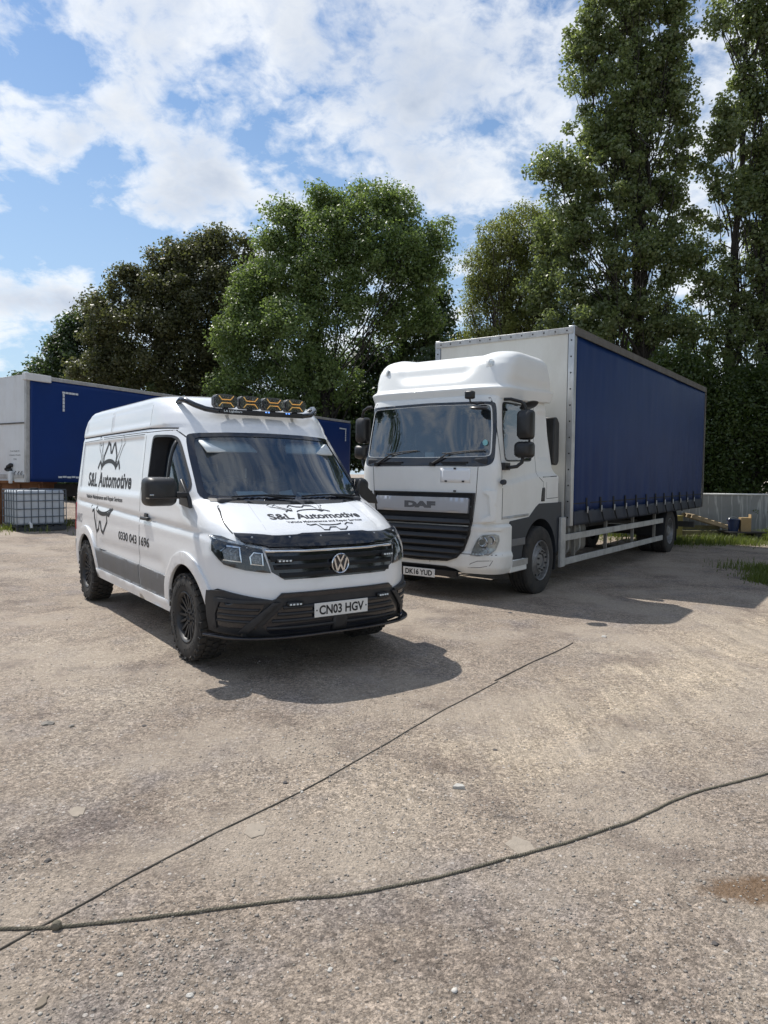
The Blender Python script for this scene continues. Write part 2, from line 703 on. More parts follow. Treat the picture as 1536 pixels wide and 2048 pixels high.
def cut_body(verts, faces, cutters, name, mats, parent, ang=30):
    """solid body minus cutters [(MB, material index)], smooth shaded"""
    me = bpy.data.meshes.new(name)
    me.from_pydata(verts, [], faces)
    bm = bmesh.new()
    bm.from_mesh(me)
    bmesh.ops.recalc_face_normals(bm, faces=bm.faces)
    bm.to_mesh(me)
    bm.free()
    o = link(name, me, mats, None)
    tmp = []
    for mb, idx in cutters:
        c = link('cutter', mb.mesh('cutter', False), mats)
        c.data.polygons.foreach_set('material_index', [idx] * len(c.data.polygons))
        tmp.append(c)
        md = o.modifiers.new('cut', 'BOOLEAN')
        md.operation = 'DIFFERENCE'
        md.solver = 'EXACT'
        md.object = c
    bpy.context.view_layer.update()
    me2 = bpy.data.meshes.new_from_object(o.evaluated_get(bpy.context.evaluated_depsgraph_get()))
    o.modifiers.clear()
    o.data = me2
    me2.name = name
    for c in tmp:
        bpy.data.objects.remove(c)
    bpy.data.meshes.remove(me)
    me2.polygons.foreach_set('use_smooth', [True] * len(me2.polygons))
    me2.set_sharp_from_angle(angle=R(ang))
    if parent:
        o.parent = parent
    return o


def fbm(X, Y, scale, octs=5, seed=0, gain=0.5):
    """value noise on numpy arrays, about -1..1"""
    rng = np.random.RandomState(seed)
    tab = rng.rand(256, 256)
    out = np.zeros_like(X, dtype=np.float64)
    amp, tot = 1.0, 0.0
    f = scale
    for o in range(octs):
        x = X * f + 17.3 * o + 1000
        y = Y * f + 9.1 * o + 1000
        xi, yi = np.floor(x).astype(int), np.floor(y).astype(int)
        fx, fy = x - xi, y - yi
        fx, fy = fx * fx * (3 - 2 * fx), fy * fy * (3 - 2 * fy)
        a, b = tab[xi % 256, yi % 256], tab[(xi + 1) % 256, yi % 256]
        c, d = tab[xi % 256, (yi + 1) % 256], tab[(xi + 1) % 256, (yi + 1) % 256]
        out += amp * ((a * (1 - fx) + b * fx) * (1 - fy) + (c * (1 - fx) + d * fx) * fy)
        tot += amp
        amp *= gain
        f *= 2.03
    return out / tot * 2 - 1

# ------------------------------------------------------------------ ground
def gz(X, Y):
    """gentle lie of the yard"""
    X = np.asarray(X, dtype=np.float64)
    Y = np.asarray(Y, dtype=np.float64)
    g = 0.066 * np.exp(-(((X + 2.0) / 3.2) ** 2 + ((Y - 8.2) / 3.2) ** 2) ** 2)
    left = np.clip((-X - 2.5) / 8, 0, 1.6)
    g = np.maximum(g, 0.25 * left * left * (3 - 2 * np.minimum(left, 1)))
    return g


def ground_relief(X, Y):
    d = np.hypot(X, Y)
    fade = 1.0 / (1 + (d / 14) ** 2)
    h = 0.016 * fbm(X, Y, 0.55, 4, 3) * fade + 0.006 * fbm(X, Y, 3.1, 4, 5) * fade + 0.0045 * fbm(X, Y, 9.0, 4, 8) * np.exp(-d / 10) + 0.0022 * fbm(X, Y, 24.0, 2, 9) * np.exp(-d / 5)
    # wheel ruts running from lower right to upper right
    for ox, wd, dp in ((0.0, .16, .018), (0.55, .14, .013), (-1.25, .2, .010), (1.35, .16, .010)):
        xr = -3.35 + Y * 0.98 + ox + 0.15 * np.sin(Y * 0.7 + ox)
        h -= dp * np.exp(-((X - xr) / wd) ** 2) * np.clip((Y - 2.2) / 2, 0, 1) * np.clip((11 - Y) / 3, 0, 1) * (0.6 + 0.4 * fbm(X, Y, 2.2, 3, 21))
    # keep it level under the wheels
    for wx, wy, r in ((-1.8, 7.5, 3.4), (2.0, 12.0, 4.0)):
        h *= 1 - 0.55 * np.exp(-(((X - wx) / r) ** 2 + ((Y - wy) / r) ** 2))
    return h


def ground_h(x, y):
    a, b = np.array([float(x)]), np.array([float(y)])
    return float((gz(a, b) + ground_relief(a, b))[0])


def gmat():
    m = bpy.data.materials.new('dry_dirt_and_gravel')
    m.use_nodes = True
    nt = m.node_tree
    b = nt.nodes['Principled BSDF']
    b.inputs['Roughness'].default_value = 0.92
    b.inputs['Specular IOR Level'].default_value = 0.25
    tc = nd(nt, 'ShaderNodeTexCoord')
    def noise(s, d=8, r=.6, loc=(0, 0, 0), sc3=(1, 1, 1)):
        mp = nd(nt, 'ShaderNodeMapping')
        mp.inputs['Location'].default_value = loc
        mp.inputs['Scale'].default_value = sc3
        nt.links.new(tc.outputs['Object'], mp.inputs[0])
        n = nd(nt, 'ShaderNodeTexNoise')
        n.inputs['Scale'].default_value = s
        n.inputs['Detail'].default_value = d
        n.inputs['Roughness'].default_value = r
        nt.links.new(mp.outputs[0], n.inputs[0])
        return n.outputs[0]
    big = noise(.45, 6, .6)
    med = noise(1.7, 8, .65, (3, 8, 0))
    fine = noise(26, 6, .7, (1, 2, 0))
    col = mixc(nt, ramp(nt, big, [(.35, 0), (.65, 1)]), (.292, .244, .195), (.375, .318, .255))
    # grey-violet cinder areas
    col = mixc(nt, mth(nt, 'MULTIPLY', ramp(nt, med, [(.50, 0), (.66, 1)]), .55), col, (.262, .243, .236))
    # pale dusty tracks
    pale = noise(.8, 5, .55, (9, 4, 0), (1.0, .45, 1))
    col = mixc(nt, mth(nt, 'MULTIPLY', ramp(nt, pale, [(.52, 0), (.68, 1)]), .6), col, (.46, .405, .325))
    sx0 = nd(nt, 'ShaderNodeSeparateXYZ')
    nt.links.new(tc.outputs['Object'], sx0.inputs[0])
    off_ = mth(nt, 'SUBTRACT', sx0.outputs[0], mth(nt, 'MULTIPLY_ADD', sx0.outputs[1], .98, -3.35))
    bandn = mth(nt, 'ADD', off_, mth(nt, 'MULTIPLY', mth(nt, 'SUBTRACT', noise(1.3, 6, .65, (2, 2, 0)), .5), 1.6))
    g1 = mth(nt, 'EXPONENT', mth(nt, 'MULTIPLY', mth(nt, 'MULTIPLY', bandn, bandn), -1.3))
    fadeY = ramp(nt, mth(nt, 'MULTIPLY', sx0.outputs[1], .1), [(.32, 0), (.42, 1), (.95, 1), (1.0, .4)])
    streak = ramp(nt, noise(2.2, 7, .7, (6, 1, 0), (1.6, .5, 1)), [(.34, .35), (.58, 1)])
    col = mixc(nt, mth(nt, 'MULTIPLY', mth(nt, 'MULTIPLY', mth(nt, 'MULTIPLY', g1, fadeY), streak), .90), col, (.56, .475, .355))
    # dark damp flecks
    dk = noise(4.5, 10, .72, (5, 5, 0))
    col = mixc(nt, mth(nt, 'MULTIPLY', ramp(nt, dk, [(.57, 0), (.70, 1)]), .60), col, (.15, .138, .130))
    col = mixc(nt, mth(nt, 'MULTIPLY', ramp(nt, fine, [(.38, 1), (.56, 0)]), .30), col, (.15, .135, .118))
    for s_g, lo_, hi_ in ((45, .74, 1.22), (95, .62, 1.34), (210, .72, 1.24)):
        vg = nd(nt, 'ShaderNodeTexVoronoi')
        vg.inputs['Scale'].default_value = s_g
        nt.links.new(tc.outputs['Object'], vg.inputs[0])
        sg = nd(nt, 'ShaderNodeSeparateColor')
        nt.links.new(vg.outputs['Color'], sg.inputs[0])
        col = mixc(nt, 1.0, col, ramp(nt, sg.outputs[0], [(0, lo_), (1, hi_)]), 'MULTIPLY')
    dust = ramp(nt, noise(.75, 7, .62, (4.4, 9.1, 0)), [(.47, 0), (.60, 1)])
    dustc = mixc(nt, noise(40, 6, .7), (.36, .312, .250), (.46, .402, .325))
    col = mixc(nt, mth(nt, 'MULTIPLY', dust, .62), col, dustc)
    mpt = nd(nt, 'ShaderNodeMapping')
    mpt.inputs['Rotation'].default_value = (0, 0, R(44))
    mpt.inputs['Scale'].default_value = (9, .55, 1)
    nt.links.new(tc.outputs['Object'], mpt.inputs[0])
    nst = nd(nt, 'ShaderNodeTexNoise')
    nst.inputs['Scale'].default_value = 1.0
    nst.inputs['Detail'].default_value = 9
    nst.inputs['Roughness'].default_value = .72
    nt.links.new(mpt.outputs[0], nst.inputs[0])
    strk = ramp(nt, nst.outputs[0], [(.30, .74), (.50, 1.0), (.70, 1.22)])
    where = mth(nt, 'ADD', mth(nt, 'MULTIPLY', mth(nt, 'MULTIPLY', g1, fadeY), .85), .22, clamp=True)
    col = mixc(nt, where, col, mixc(nt, 1.0, col, strk, 'MULTIPLY'))
    cind = ramp(nt, noise(1.15, 8, .66, (7.7, 2.3, 0)), [(.53, 0), (.66, 1)])
    col = mixc(nt, mth(nt, 'MULTIPLY', cind, .85), col, mixc(nt, 1.0, col, (.60, .585, .61), 'MULTIPLY'))
    spots_ = ramp(nt, noise(9, 6, .75, (2.7, 6.3, 0)), [(.60, 0), (.67, 1)])
    col = mixc(nt, mth(nt, 'MULTIPLY', spots_, .5), col, mixc(nt, 1.0, col, (.55, .53, .52), 'MULTIPLY'))
    # small stones by cells
    for s, thr, amt, loc in ((34, .30, .75, 0.0), (70, .32, .6, 2.2)):
        mp = nd(nt, 'ShaderNodeMapping')
        mp.inputs['Location'].default_value = (loc, loc * 2, 0)
        nt.links.new(tc.outputs['Object'], mp.inputs[0])
        v = nd(nt, 'ShaderNodeTexVoronoi')
        v.inputs['Scale'].default_value = s
        nt.links.new(mp.outputs[0], v.inputs[0])
        sp = nd(nt, 'ShaderNodeSeparateColor')
        nt.links.new(v.outputs['Color'], sp.inputs[0])
        pick = mth(nt, 'GREATER_THAN', sp.outputs[0], .80)
        near = mth(nt, 'LESS_THAN', v.outputs['Distance'], thr)
        tone = ramp(nt, sp.outputs[1], [(0, (.13, .125, .12)), (.5, (.30, .275, .245)), (1, (.60, .57, .52))])
        col = mixc(nt, mth(nt, 'MULTIPLY', mth(nt, 'MULTIPLY', pick, near), amt), col, tone)
    # rust-brown stain, lower right of the yard
    sepx = nd(nt, 'ShaderNodeSeparateXYZ')
    nt.links.new(tc.outputs['Object'], sepx.inputs[0])
    dx = mth(nt, 'DIVIDE', mth(nt, 'SUBTRACT', sepx.outputs[0], 1.60), .30)
    dy = mth(nt, 'DIVIDE', mth(nt, 'SUBTRACT', sepx.outputs[1], 2.88), .13)
    rr = mth(nt, 'ADD', mth(nt, 'MULTIPLY', dx, dx), mth(nt, 'MULTIPLY', dy, dy))
    rr = mth(nt, 'ADD', rr, mth(nt, 'MULTIPLY', mth(nt, 'SUBTRACT', noise(7, 9, .72), .5), 3.0))
    st = ramp(nt, rr, [(.30, 1), (1.25, 0)])
    col = mixc(nt, mth(nt, 'MULTIPLY', st, .75), col, (.145, .085, .040))
    col = mixc(nt, 1.0, col, (1.02, 0.99, 0.985), 'MULTIPLY')
    nt.links.new(col, b.inputs['Base Color'])
    vb = nd(nt, 'ShaderNodeTexVoronoi')
    vb.inputs['Scale'].default_value = 75
    nt.links.new(tc.outputs['Object'], vb.inputs[0])
    hgt = mth(nt, 'ADD', mth(nt, 'ADD', mth(nt, 'MULTIPLY', vb.outputs['Distance'], -.5), mth(nt, 'MULTIPLY', noise(60, 6, .7), .7)), mth(nt, 'MULTIPLY', noise(180, 3, .6), .35))
    bp = nd(nt, 'ShaderNodeBump')
    hgt = mth(nt, 'ADD', hgt, mth(nt, 'ADD', mth(nt, 'MULTIPLY', noise(14, 7, .7), 1.7), mth(nt, 'MULTIPLY', mth(nt, 'MULTIPLY', nst.outputs[0], where), 2.2)))
    bp.inputs['Strength'].default_value = 1.0
    bp.inputs['Distance'].default_value = .012
    nt.links.new(hgt, bp.inputs['Height'])
    nt.links.new(bp.outputs[0], b.inputs['Normal'])
    return m


M_ground = gmat()
# polar grid, fine near the camera, reaching the horizon
ths = np.linspace(R(-62), R(62), 460)
rad = np.concatenate([np.geomspace(1.2, 60, 620), np.geomspace(66, 1500, 30)])
T_, R_ = np.meshgrid(ths, rad)
GX, GY = R_ * np.sin(T_), R_ * np.cos(T_)
GZ = gz(GX, GY) + ground_relief(GX, GY)
V = np.stack([GX, GY, GZ], -1).reshape(-1, 3)
nr, ncol = GX.shape
ii, jj = np.meshgrid(np.arange(nr - 1), np.arange(ncol - 1), indexing='ij')
F = np.stack([ii * ncol + jj, ii * ncol + jj + 1, (ii + 1) * ncol + jj + 1, (ii + 1) * ncol + jj], -1).reshape(-1, 4)
# the rest of the turn, coarse, so that the yard goes on all round
th2 = np.linspace(R(62), R(298), 60)
T2, R2 = np.meshgrid(th2, np.concatenate([[1.2], np.geomspace(2, 1500, 50)]))
GX2, GY2 = R2 * np.sin(T2), R2 * np.cos(T2)
V2 = np.stack([GX2, GY2, gz(GX2, GY2) + 0 * GX2], -1).reshape(-1, 3)
n2r, n2c = GX2.shape
ii, jj = np.meshgrid(np.arange(n2r - 1), np.arange(n2c - 1), indexing='ij')
F2 = np.stack([ii * n2c + jj, ii * n2c + jj + 1, (ii + 1) * n2c + jj + 1, (ii + 1) * n2c + jj], -1).reshape(-1, 4) + len(V)
disc = [[0, 0, 0]] + [[1.25 * math.sin(a), 1.25 * math.cos(a), -0.004] for a in np.linspace(0, 2 * PI, 41)[:-1]]
V3 = np.array(disc)
b3 = 0
F3 = np.array([[b3, b3 + 1 + k, b3 + 1 + (k + 1) % 40, b3 + 1 + (k + 1) % 40] for k in range(40)])
me = np_mesh('ground', np.concatenate([V, V2]), np.concatenate([F, F2])[:, ::-1], smooth=True)
ground = link('ground', me, M_ground)
tag(ground, 'bare dusty yard of packed dirt and gravel', kind='structure')
me = np_mesh('ground_underfoot', V3, F3[:, :3], smooth=True)
g2 = link('ground', me, M_ground)
tag(g2, 'packed dirt of the yard underfoot', kind='structure')

# ------------------------------------------------------------------ wheels
M_rubber = mat('tyre_rubber', (0.028, 0.027, 0.026), 0.85, var=0.25, scale=20, dirt=0.5, dirt_sheen_col=(0.12, 0.10, 0.08))
M_rimblack = mat('black_alloy', (0.022, 0.022, 0.023), 0.45, dirt=0.35, dirt_sheen_col=(0.10, 0.09, 0.08), scale=9)
M_steel = mat('wheel_steel', (0.30, 0.30, 0.30), 0.5, 0.6, dirt=0.8, dirt_sheen_col=(0.07, 0.062, 0.055), scale=9)
M_darkmetal = mat('dark_metal', (0.03, 0.03, 0.031), 0.6, dirt=0.5, dirt_sheen_col=(0.10, 0.09, 0.075))


def van_wheel(loc, side, parent):
    """side -1: the vehicle's right, outer face towards -y"""
    w = empty('wheel', loc, 0 if side < 0 else PI, parent)
    hw, ro = 0.128, 0.388
    ri = 0.222
    prof = [(ri, -0.105), (ri + 0.012, -0.118), (ri + 0.03, -0.122), (0.30, -0.132), (0.345, -0.130), (0.366, -0.118), (0.374, -0.095), (0.375, 0.095), (0.366, 0.118), (0.345, 0.130), (0.30, 0.132), (ri, 0.105)]
    MB().lathe(prof, 56).build('tyre', M_rubber, w)
    t = MB()
    N = 34
    for k in range(N):
        a = 2 * PI * k / N
        for row, (y, wy, sk) in enumerate(((-0.096, 0.056, 0.25), (-0.032, 0.050, -0.35), (0.032, 0.050, 0.35), (0.096, 0.056, -0.25))):
            aa = a + (0.5 * 2 * PI / N if row % 2 else 0)
            wx = 0.052 if row in (0, 3) else 0.046
            Mx = Matrix.Rotation(-aa, 4, 'Y') @ Matrix.Translation((0.379, y, 0)) @ Matrix.Rotation(sk, 4, 'X')
            t.box((0, 0, 0), (0.02, wy, wx), Mx)
        if k % 2 == 0:      # side lugs
            for s in (-1, 1):
                Mx = Matrix.Rotation(-a, 4, 'Y') @ Matrix.Translation((0.357, s * 0.121, 0)) @ Matrix.Rotation(s * 0.5, 4, 'Z')
                t.box((0, 0, 0), (0.034, 0.02, 0.04), Mx)
    # raised ring of sidewall lettering blocks
    for k in range(40):
        a = 2 * PI * k / 40
        if k % 10 > 6:
            continue
        t.box((0, 0, 0), (0.022, 0.006, 0.02), Matrix.Rotation(-a, 4, 'Y') @ Matrix.Translation((0.29, -0.131, 0)))
    o = t.build('tread', M_rubber, w, smooth=False)
    o['kind'] = 'stuff'
    r = MB()
    r.lathe([(0.205, 0.10), (0.205, -0.07), (0.218, -0.10), (0.228, -0.118), (0.222, -0.122), (0.212, -0.112), (0.200, -0.085), (0.196, 0.10)], 48)
    r.lathe([(0.001, -0.075), (0.030, -0.078), (0.034, -0.088), (0.075, -0.080), (0.085, -0.066), (0.085, -0.02), (0.001, -0.02)], 32)
    rim = r.build('rim', M_rimblack, w)
    sp = MB()
    for k in range(16):
        a = 2 * PI * k / 16
        Mx = Matrix.Rotation(-a, 4, 'Y')
        sp.add([(0.07, -0.078, -0.012), (0.07, -0.078, 0.012), (0.206, -0.100, 0.011), (0.206, -0.100, -0.011),
                (0.07, -0.045, -0.009), (0.07, -0.045, 0.009), (0.206, -0.065, 0.008), (0.206, -0.065, -0.008)],
               [(0, 1, 2, 3), (7, 6, 5, 4), (0, 3, 7, 4), (1, 5, 6, 2), (3, 2, 6, 7), (0, 4, 5, 1)], Mx)
    for k in range(6):
        a = 2 * PI * (k + .5) / 6
        sp.lathe([(0.001, -0.098), (0.010, -0.097), (0.011, -0.07)], 8, Matrix.Rotation(-a, 4, 'Y') @ Matrix.Translation((0.055, 0, 0)))
    sp.build('spokes', M_rimblack, w, bev=0.002)
    d = MB()
    d.lathe([(0.001, -0.012), (0.165, -0.012), (0.165, 0.01), (0.001, 0.01)], 32)
    d.build('brake_disc', M_darkmetal, w)
    return w


# ------------------------------------------------------------------ the van
M_vanw = mat('van_white_paint', (0.80, 0.815, 0.83), 0.28, coat=0.7, var=0.015, dirt=0.14, dirt_sheen_col=(0.42, 0.38, 0.32), scale=3.0, dirt_sheen_z=(0.35, 1.3))
M_vangrey = mat('grey_cladding', (0.135, 0.138, 0.145), 0.5, dirt=0.35, dirt_sheen_col=(0.25, 0.22, 0.18), bump=0.08, bscale=400)
M_bumper = mat('grained_bumper_plastic', (0.020, 0.0215, 0.025), 0.55, dirt=0.2, dirt_sheen_col=(0.12, 0.11, 0.10), bump=0.1, bscale=500)
M_grslat = mat('grille_plastic', (0.008, 0.0085, 0.010), 0.5, bump=0.05, spec=.35)
M_black = mat('black_plastic', (0.014, 0.014, 0.015), 0.42, dirt=0.15, dirt_sheen_col=(0.1, 0.1, 0.1))
M_gloss = mat('gloss_black', (0.010, 0.011, 0.016), 0.12, coat=0.5, var=0.05)
M_gap = mat('panel_shadow_gap', (0.035, 0.035, 0.037), 0.9)
M_decal = mat('dark_vinyl', (0.022, 0.023, 0.026), 0.5, var=0.08, spec=.3)
M_chrome = mat('chrome', (0.72, 0.73, 0.75), 0.12, 1.0, var=0.04)
M_alu = mat('brushed_aluminium', (0.52, 0.53, 0.54), 0.38, 0.85, dirt=0.3)
M_lens = glass('lamp_lens', (0.93, 0.95, 0.95), 1.45)
M_reflect = mat('lamp_reflector', (0.42, 0.44, 0.46), 0.22, 0.9, var=0.5, scale=30, bump=.6, bscale=45)
M_bowl = mat('lamp_bowl', (0.26, 0.27, 0.28), 0.3, 0.85, var=0.85, scale=55, bump=.9, bscale=70)
M_lampface = mat('lamp_face_grey', (0.14, 0.14, 0.14), 0.5, 0.3)
M_ledbowl = mat('led_bowl_silver', (0.45, 0.45, 0.46), 0.5, 0.2)
M_lampdark = mat('lamp_housing', (0.022, 0.024, 0.028), 0.3, var=0.3, scale=15)
M_cabin = mat('cabin_trim', (0.035, 0.037, 0.042), 0.8, var=0.2)
M_bulk = mat('bulkhead_panel', (0.075, 0.10, 0.14), 0.75, var=0.12, scale=3)
M_wglass = glass('van_windscreen_glass', (0.66, 0.76, 0.80), 1.5, film=0.11, refl=2.2)
M_sglass = glass('side_glass', (0.45, 0.52, 0.54), 1.5, film=0.06)
M_plate = mat('white_number_plate', (0.72, 0.72, 0.70), 0.35, var=0.03)
M_red = mat('red_lamp_plastic', (0.45, 0.02, 0.02), 0.2, coat=0.5)
M_amber = emis('amber_led_strip', (0.85, 0.56, 0.20), 0.28)
M_blueled = emis('blue_led', (0.15, 0.35, 1.0), 1.4)
M_paper = mat('paper', (0.72, 0.78, 0.80), 0.8, var=0.06)
M_visor = mat('sun_visor_cloth', (0.74, 0.79, 0.80), 0.9, var=0.06)

van = empty('panel_van', (-0.955, 6.80, 0.066), -0.9498)
tag(van, 'white panel van with amber roof spotlights, S&L Automotive lettering and black off-road wheels', 'van')

ZT = [.35, .45, .62, .72, .85, .98, 1.06, 1.12, 1.18, 1.25, 1.32, 1.38, 1.43, 2.05, 2.15, 2.25, 2.33, 2.39, 2.43, 2.46, 2.482]
XF = [.95, .985, 1.0, 1.0, .985, .965, .945, .905, .83, .70, .53, .38, .25, -.38, -.46, -.555, -.65, -.745, -.85, -1.02, -1.5]
XS = [0, 0, 0, 0, 0, 0, 0, -.02, -.06, -.12, -.2, -.3, -.42, -.93, -1.01, -1.11, -1.22, -1.33, -1.46, -1.7, -2.3]
WT = [.94, .965, .985, .99, .995, .995, .99, .99, .988, .985, .98, .978, .975, .905, .897, .887, .875, .857, .83, .77, .58]
NT = [3.3, 3.3, 3.3, 3.3, 3.3, 3.3, 3.2, 3.0, 2.9, 2.9, 2.9, 3.0, 3.0, 3.0, 3.1, 3.2, 3.2, 3.2, 3.1, 3.0, 2.8]
XR = [-4.28, -4.30, -4.30, -4.29, -4.28, -4.28, -4.27, -4.27, -4.26, -4.26, -4.25, -4.25, -4.24, -4.17, -4.15, -4.13, -4.10, -4.05, -3.98, -3.9, -3.6]


def van_fn(p):
    x, y, z = p
    s = 1 if y > 0 else -1
    ay = abs(y)
    if ay < 0.60:
        # bonnet: raised centre with two soft creases
        if 1.14 < z < 1.42 and x > 0.2:
            y0 = 0.56
            return (x + 0.012 * sm(0.60, 0.52, ay), y, z)
        return p
    side = sm(0.70, 0.85, ay) if x < 0.3 else 1.0
    d = 0.0
    if x < 0.4:
        box = lambda x0, x1, z0, z1, e: sm(x0, x0 + e, x) * sm(x1, x1 - e, x) * sm(z0, z0 + e, z) * sm(z1, z1 - e, z)
        d += 0.012 * box(-4.02, -1.36, 1.42, 2.06, 0.05)
        d += 0.010 * box(-3.95, -2.72, 2.15, 2.40, 0.04) + 0.010 * box(-2.69, -1.22, 2.15, 2.40, 0.04)
        # waist crease and lower bulge
    zc = 1.20 - 0.03 * (x + 1.2)
    d += 0.014 * math.exp(-((z - zc) / 0.028) ** 2) * sm(-4.15, -3.9, x) * sm(0.75, 0.4, x)
    d += 0.022 * math.exp(-((z - 0.80) / 0.07) ** 2) * sm(-3.0, -2.8, x) * sm(-0.5, -0.7, x) * 0.4
    # gutter step
    d += 0.012 * math.exp(-((z - 2.105) / 0.018) ** 2) * sm(0.2, -0.6, x)
    return (x, y - s * d * side, z)


vrows = []
for z in np.unique(np.round(np.concatenate([np.arange(.35, 2.40, .0205), np.array([2.40, 2.415, 2.43, 2.44, 2.45, 2.46, 2.468, 2.475, 2.482])]), 4)):
    z = float(z)
    g = lambda T: float(np.interp(z, ZT, T))
    vrows.append(dict(z=z, xr=g(XR), rc=0.10 if z < 2.2 else min(0.25, 0.10 + (z - 2.2) * 0.6), xs=g(XS), L=g(XF) - g(XS), w=g(WT), n=g(NT), fn=van_fn))
vv, vf = slices(vrows, 96, 34)
vskin = Skin(vv, vf, 0.0)
cut = []
for wx in (0.0, -3.643):
    for s in (-1, 1):
        m_ = MB().lathe([(0.0, -0.5), (0.47, -0.5), (0.47, 0.5), (0.0, 0.5)], 44, Matrix.Translation((wx + 0.02, s * 1.06, 0.405)))
        cut.append((m_, 1))
WS_OUT = [(-.865, 1.432), (-.5, 1.418), (0, 1.412), (.5, 1.418), (.865, 1.432), (.845, 1.60), (.818, 1.85), (.790, 2.01), (.755, 2.045), (.4, 2.062), (0, 2.068), (-.4, 2.062), (-.755, 2.045), (-.790, 2.01), (-.818, 1.85), (-.845, 1.60)]
WS_OUT = soft(WS_OUT)
def shrink(poly, k, kz=None):
    cx_ = sum(p[0] for p in poly) / len(poly)
    cz_ = (max(p[1] for p in poly) + min(p[1] for p in poly)) / 2
    return [(cx_ + (p[0] - cx_) * k, cz_ + (p[1] - cz_) * (kz or k)) for p in poly]
cut.append((MB().prism(shrink(WS_OUT, .945, .90), -1.18, 1.6, axis='x'), 2))
DW = [(-1.13, 1.49), (-1.10, 1.98), (-1.06, 2.03), (-.62, 2.015), (-.53, 1.97), (-.13, 1.56), (-.13, 1.49)]
DW = soft(DW)
cut.append((MB().prism(DW, -1.4, 1.4, axis='y'), 2))
cut.append((MB().box((-.70, 0, 1.15), (.95, 1.66, .9)), 2))
body = cut_body(vv, vf, cut, 'body', [M_vanw, M_black, M_cabin], van)

# window glass and surrounds
vskin.patch('windscreen_surround', 'front', [WS_OUT, shrink(WS_OUT, .935, .875)], M_gloss, van, off=.003, step=.06)
vskin.patch('windscreen', 'front', shrink(WS_OUT, .95, .91), M_wglass, van, off=-.002, step=.07, relax=25)
for mode in ('right', 'left'):
    o = vskin.patch('door_window_frame', mode, [shrink(DW, 1.05, 1.06), shrink(DW, .985, .975)], M_black, van, off=.003, step=.05)
    vskin.patch('quarter_glass', mode, [(-.55, 1.49), (-.55, 2.01), (-.52, 1.97), (-.13, 1.56), (-.13, 1.49)], M_sglass, van, off=-.012, step=.06)
    vskin.patch('window_divider', mode, [(-.585, 1.485), (-.585, 2.02), (-.55, 2.02), (-.55, 1.485)], M_black, van, off=0.0, step=.1, thick=.02)
vskin.patch('door_glass', 'left', [(-1.13, 1.49), (-1.10, 2.0), (-.58, 2.01), (-.58, 1.49)], M_sglass, van, off=-.012, step=.08)

# cabin
MB().box((-1.165, 0, 1.42), (.02, 1.64, 1.3)).build('bulkhead', M_bulk, van)
for yy in (-.30, .12):
    MB().tube([(-1.15, yy, 1.62), (-1.15, yy, 1.72)], .012).build('bulkhead_hook', M_alu, van)
for yy in (-.42, .30):
    s_ = MB().box((-.95, yy, 1.20), (.16, .48, .75)).box((-.80, yy, .95), (.5, .48, .16))
    s_.build('seat', M_cabin, van, bev=.05)
    MB().box((-.95, yy, 1.68), (.11, .26, .17)).build('headrest', M_cabin, van, bev=.04)
for s in (-1, 1):
    v_ = MB().add([(-.40, s * .70, 1.98), (-.42, s * .20, 1.985), (-.27, s * .16, 1.88), (-.24, s * .68, 1.875)], [(0, 1, 2, 3)])
    o = v_.build('sun_visor', M_visor, van)
    solid(o, .018)
vskin.patch('rain_sensor_band', 'front', [(-.16, 1.95), (.16, 1.95), (.20, 2.05), (-.20, 2.05)], M_black, van, off=-.012, step=.08)
sw = MB()
sw.tube([(-.36 + .06 * math.sin(a), -.40 + .19 * math.cos(a), 1.46 + .17 * math.sin(a)) for a in np.linspace(0, 2 * PI, 25)], .014, 8)
sw.box((-.36, -.40, 1.46), (.03, .36, .04))
sw.build('steering_wheel', M_cabin, van)
MB().box((-.10, 0, 1.40), (.62, 1.50, .10)).build('dashboard', M_cabin, van, bev=.03)

# bonnet, cowl, seams
vskin.ribbon('bonnet_seam', 'polar', [[(q_ * math.atan2(.885, .26), 1.385), (q_ * math.atan2(.872, .36), 1.335), (q_ * math.atan2(.80, .62), 1.17)] for q_ in (-1, 1)], .008, M_gap, van)
vskin.patch('cowl', 'front', [(-.80, 1.418), (-.4, 1.395), (0, 1.388), (.4, 1.395), (.80, 1.418), (.80, 1.445), (0, 1.425), (-.80, 1.445)], M_black, van, off=.004, step=.05)
for y0, y1 in ((-.62, -.02), (.05, .70)):
    wp = MB()
    pts = []
    for k in range(9):
        y = y0 + (y1 - y0) * k / 8
        h = vskin.hit('front', y, 1.445 + .012 * math.sin(k / 8 * PI), .02)
        pts.append(h)
    wp.tube(pts, .009, 6)
    wp.tube([vskin.hit('front', y1 - .05, 1.42, .02), vskin.hit('front', (y0 + y1) / 2, 1.452, .028)], .011, 6)
    wp.build('wiper', M_black, van)
vskin.ribbon('bonnet_crease', 'top', [[(.27, -.52), (.50, -.545), (.74, -.56)], [(.27, .52), (.50, .545), (.74, .56)]], .006, mat('white_crease', (0.62, 0.63, 0.65), 0.3, coat=.5), van)
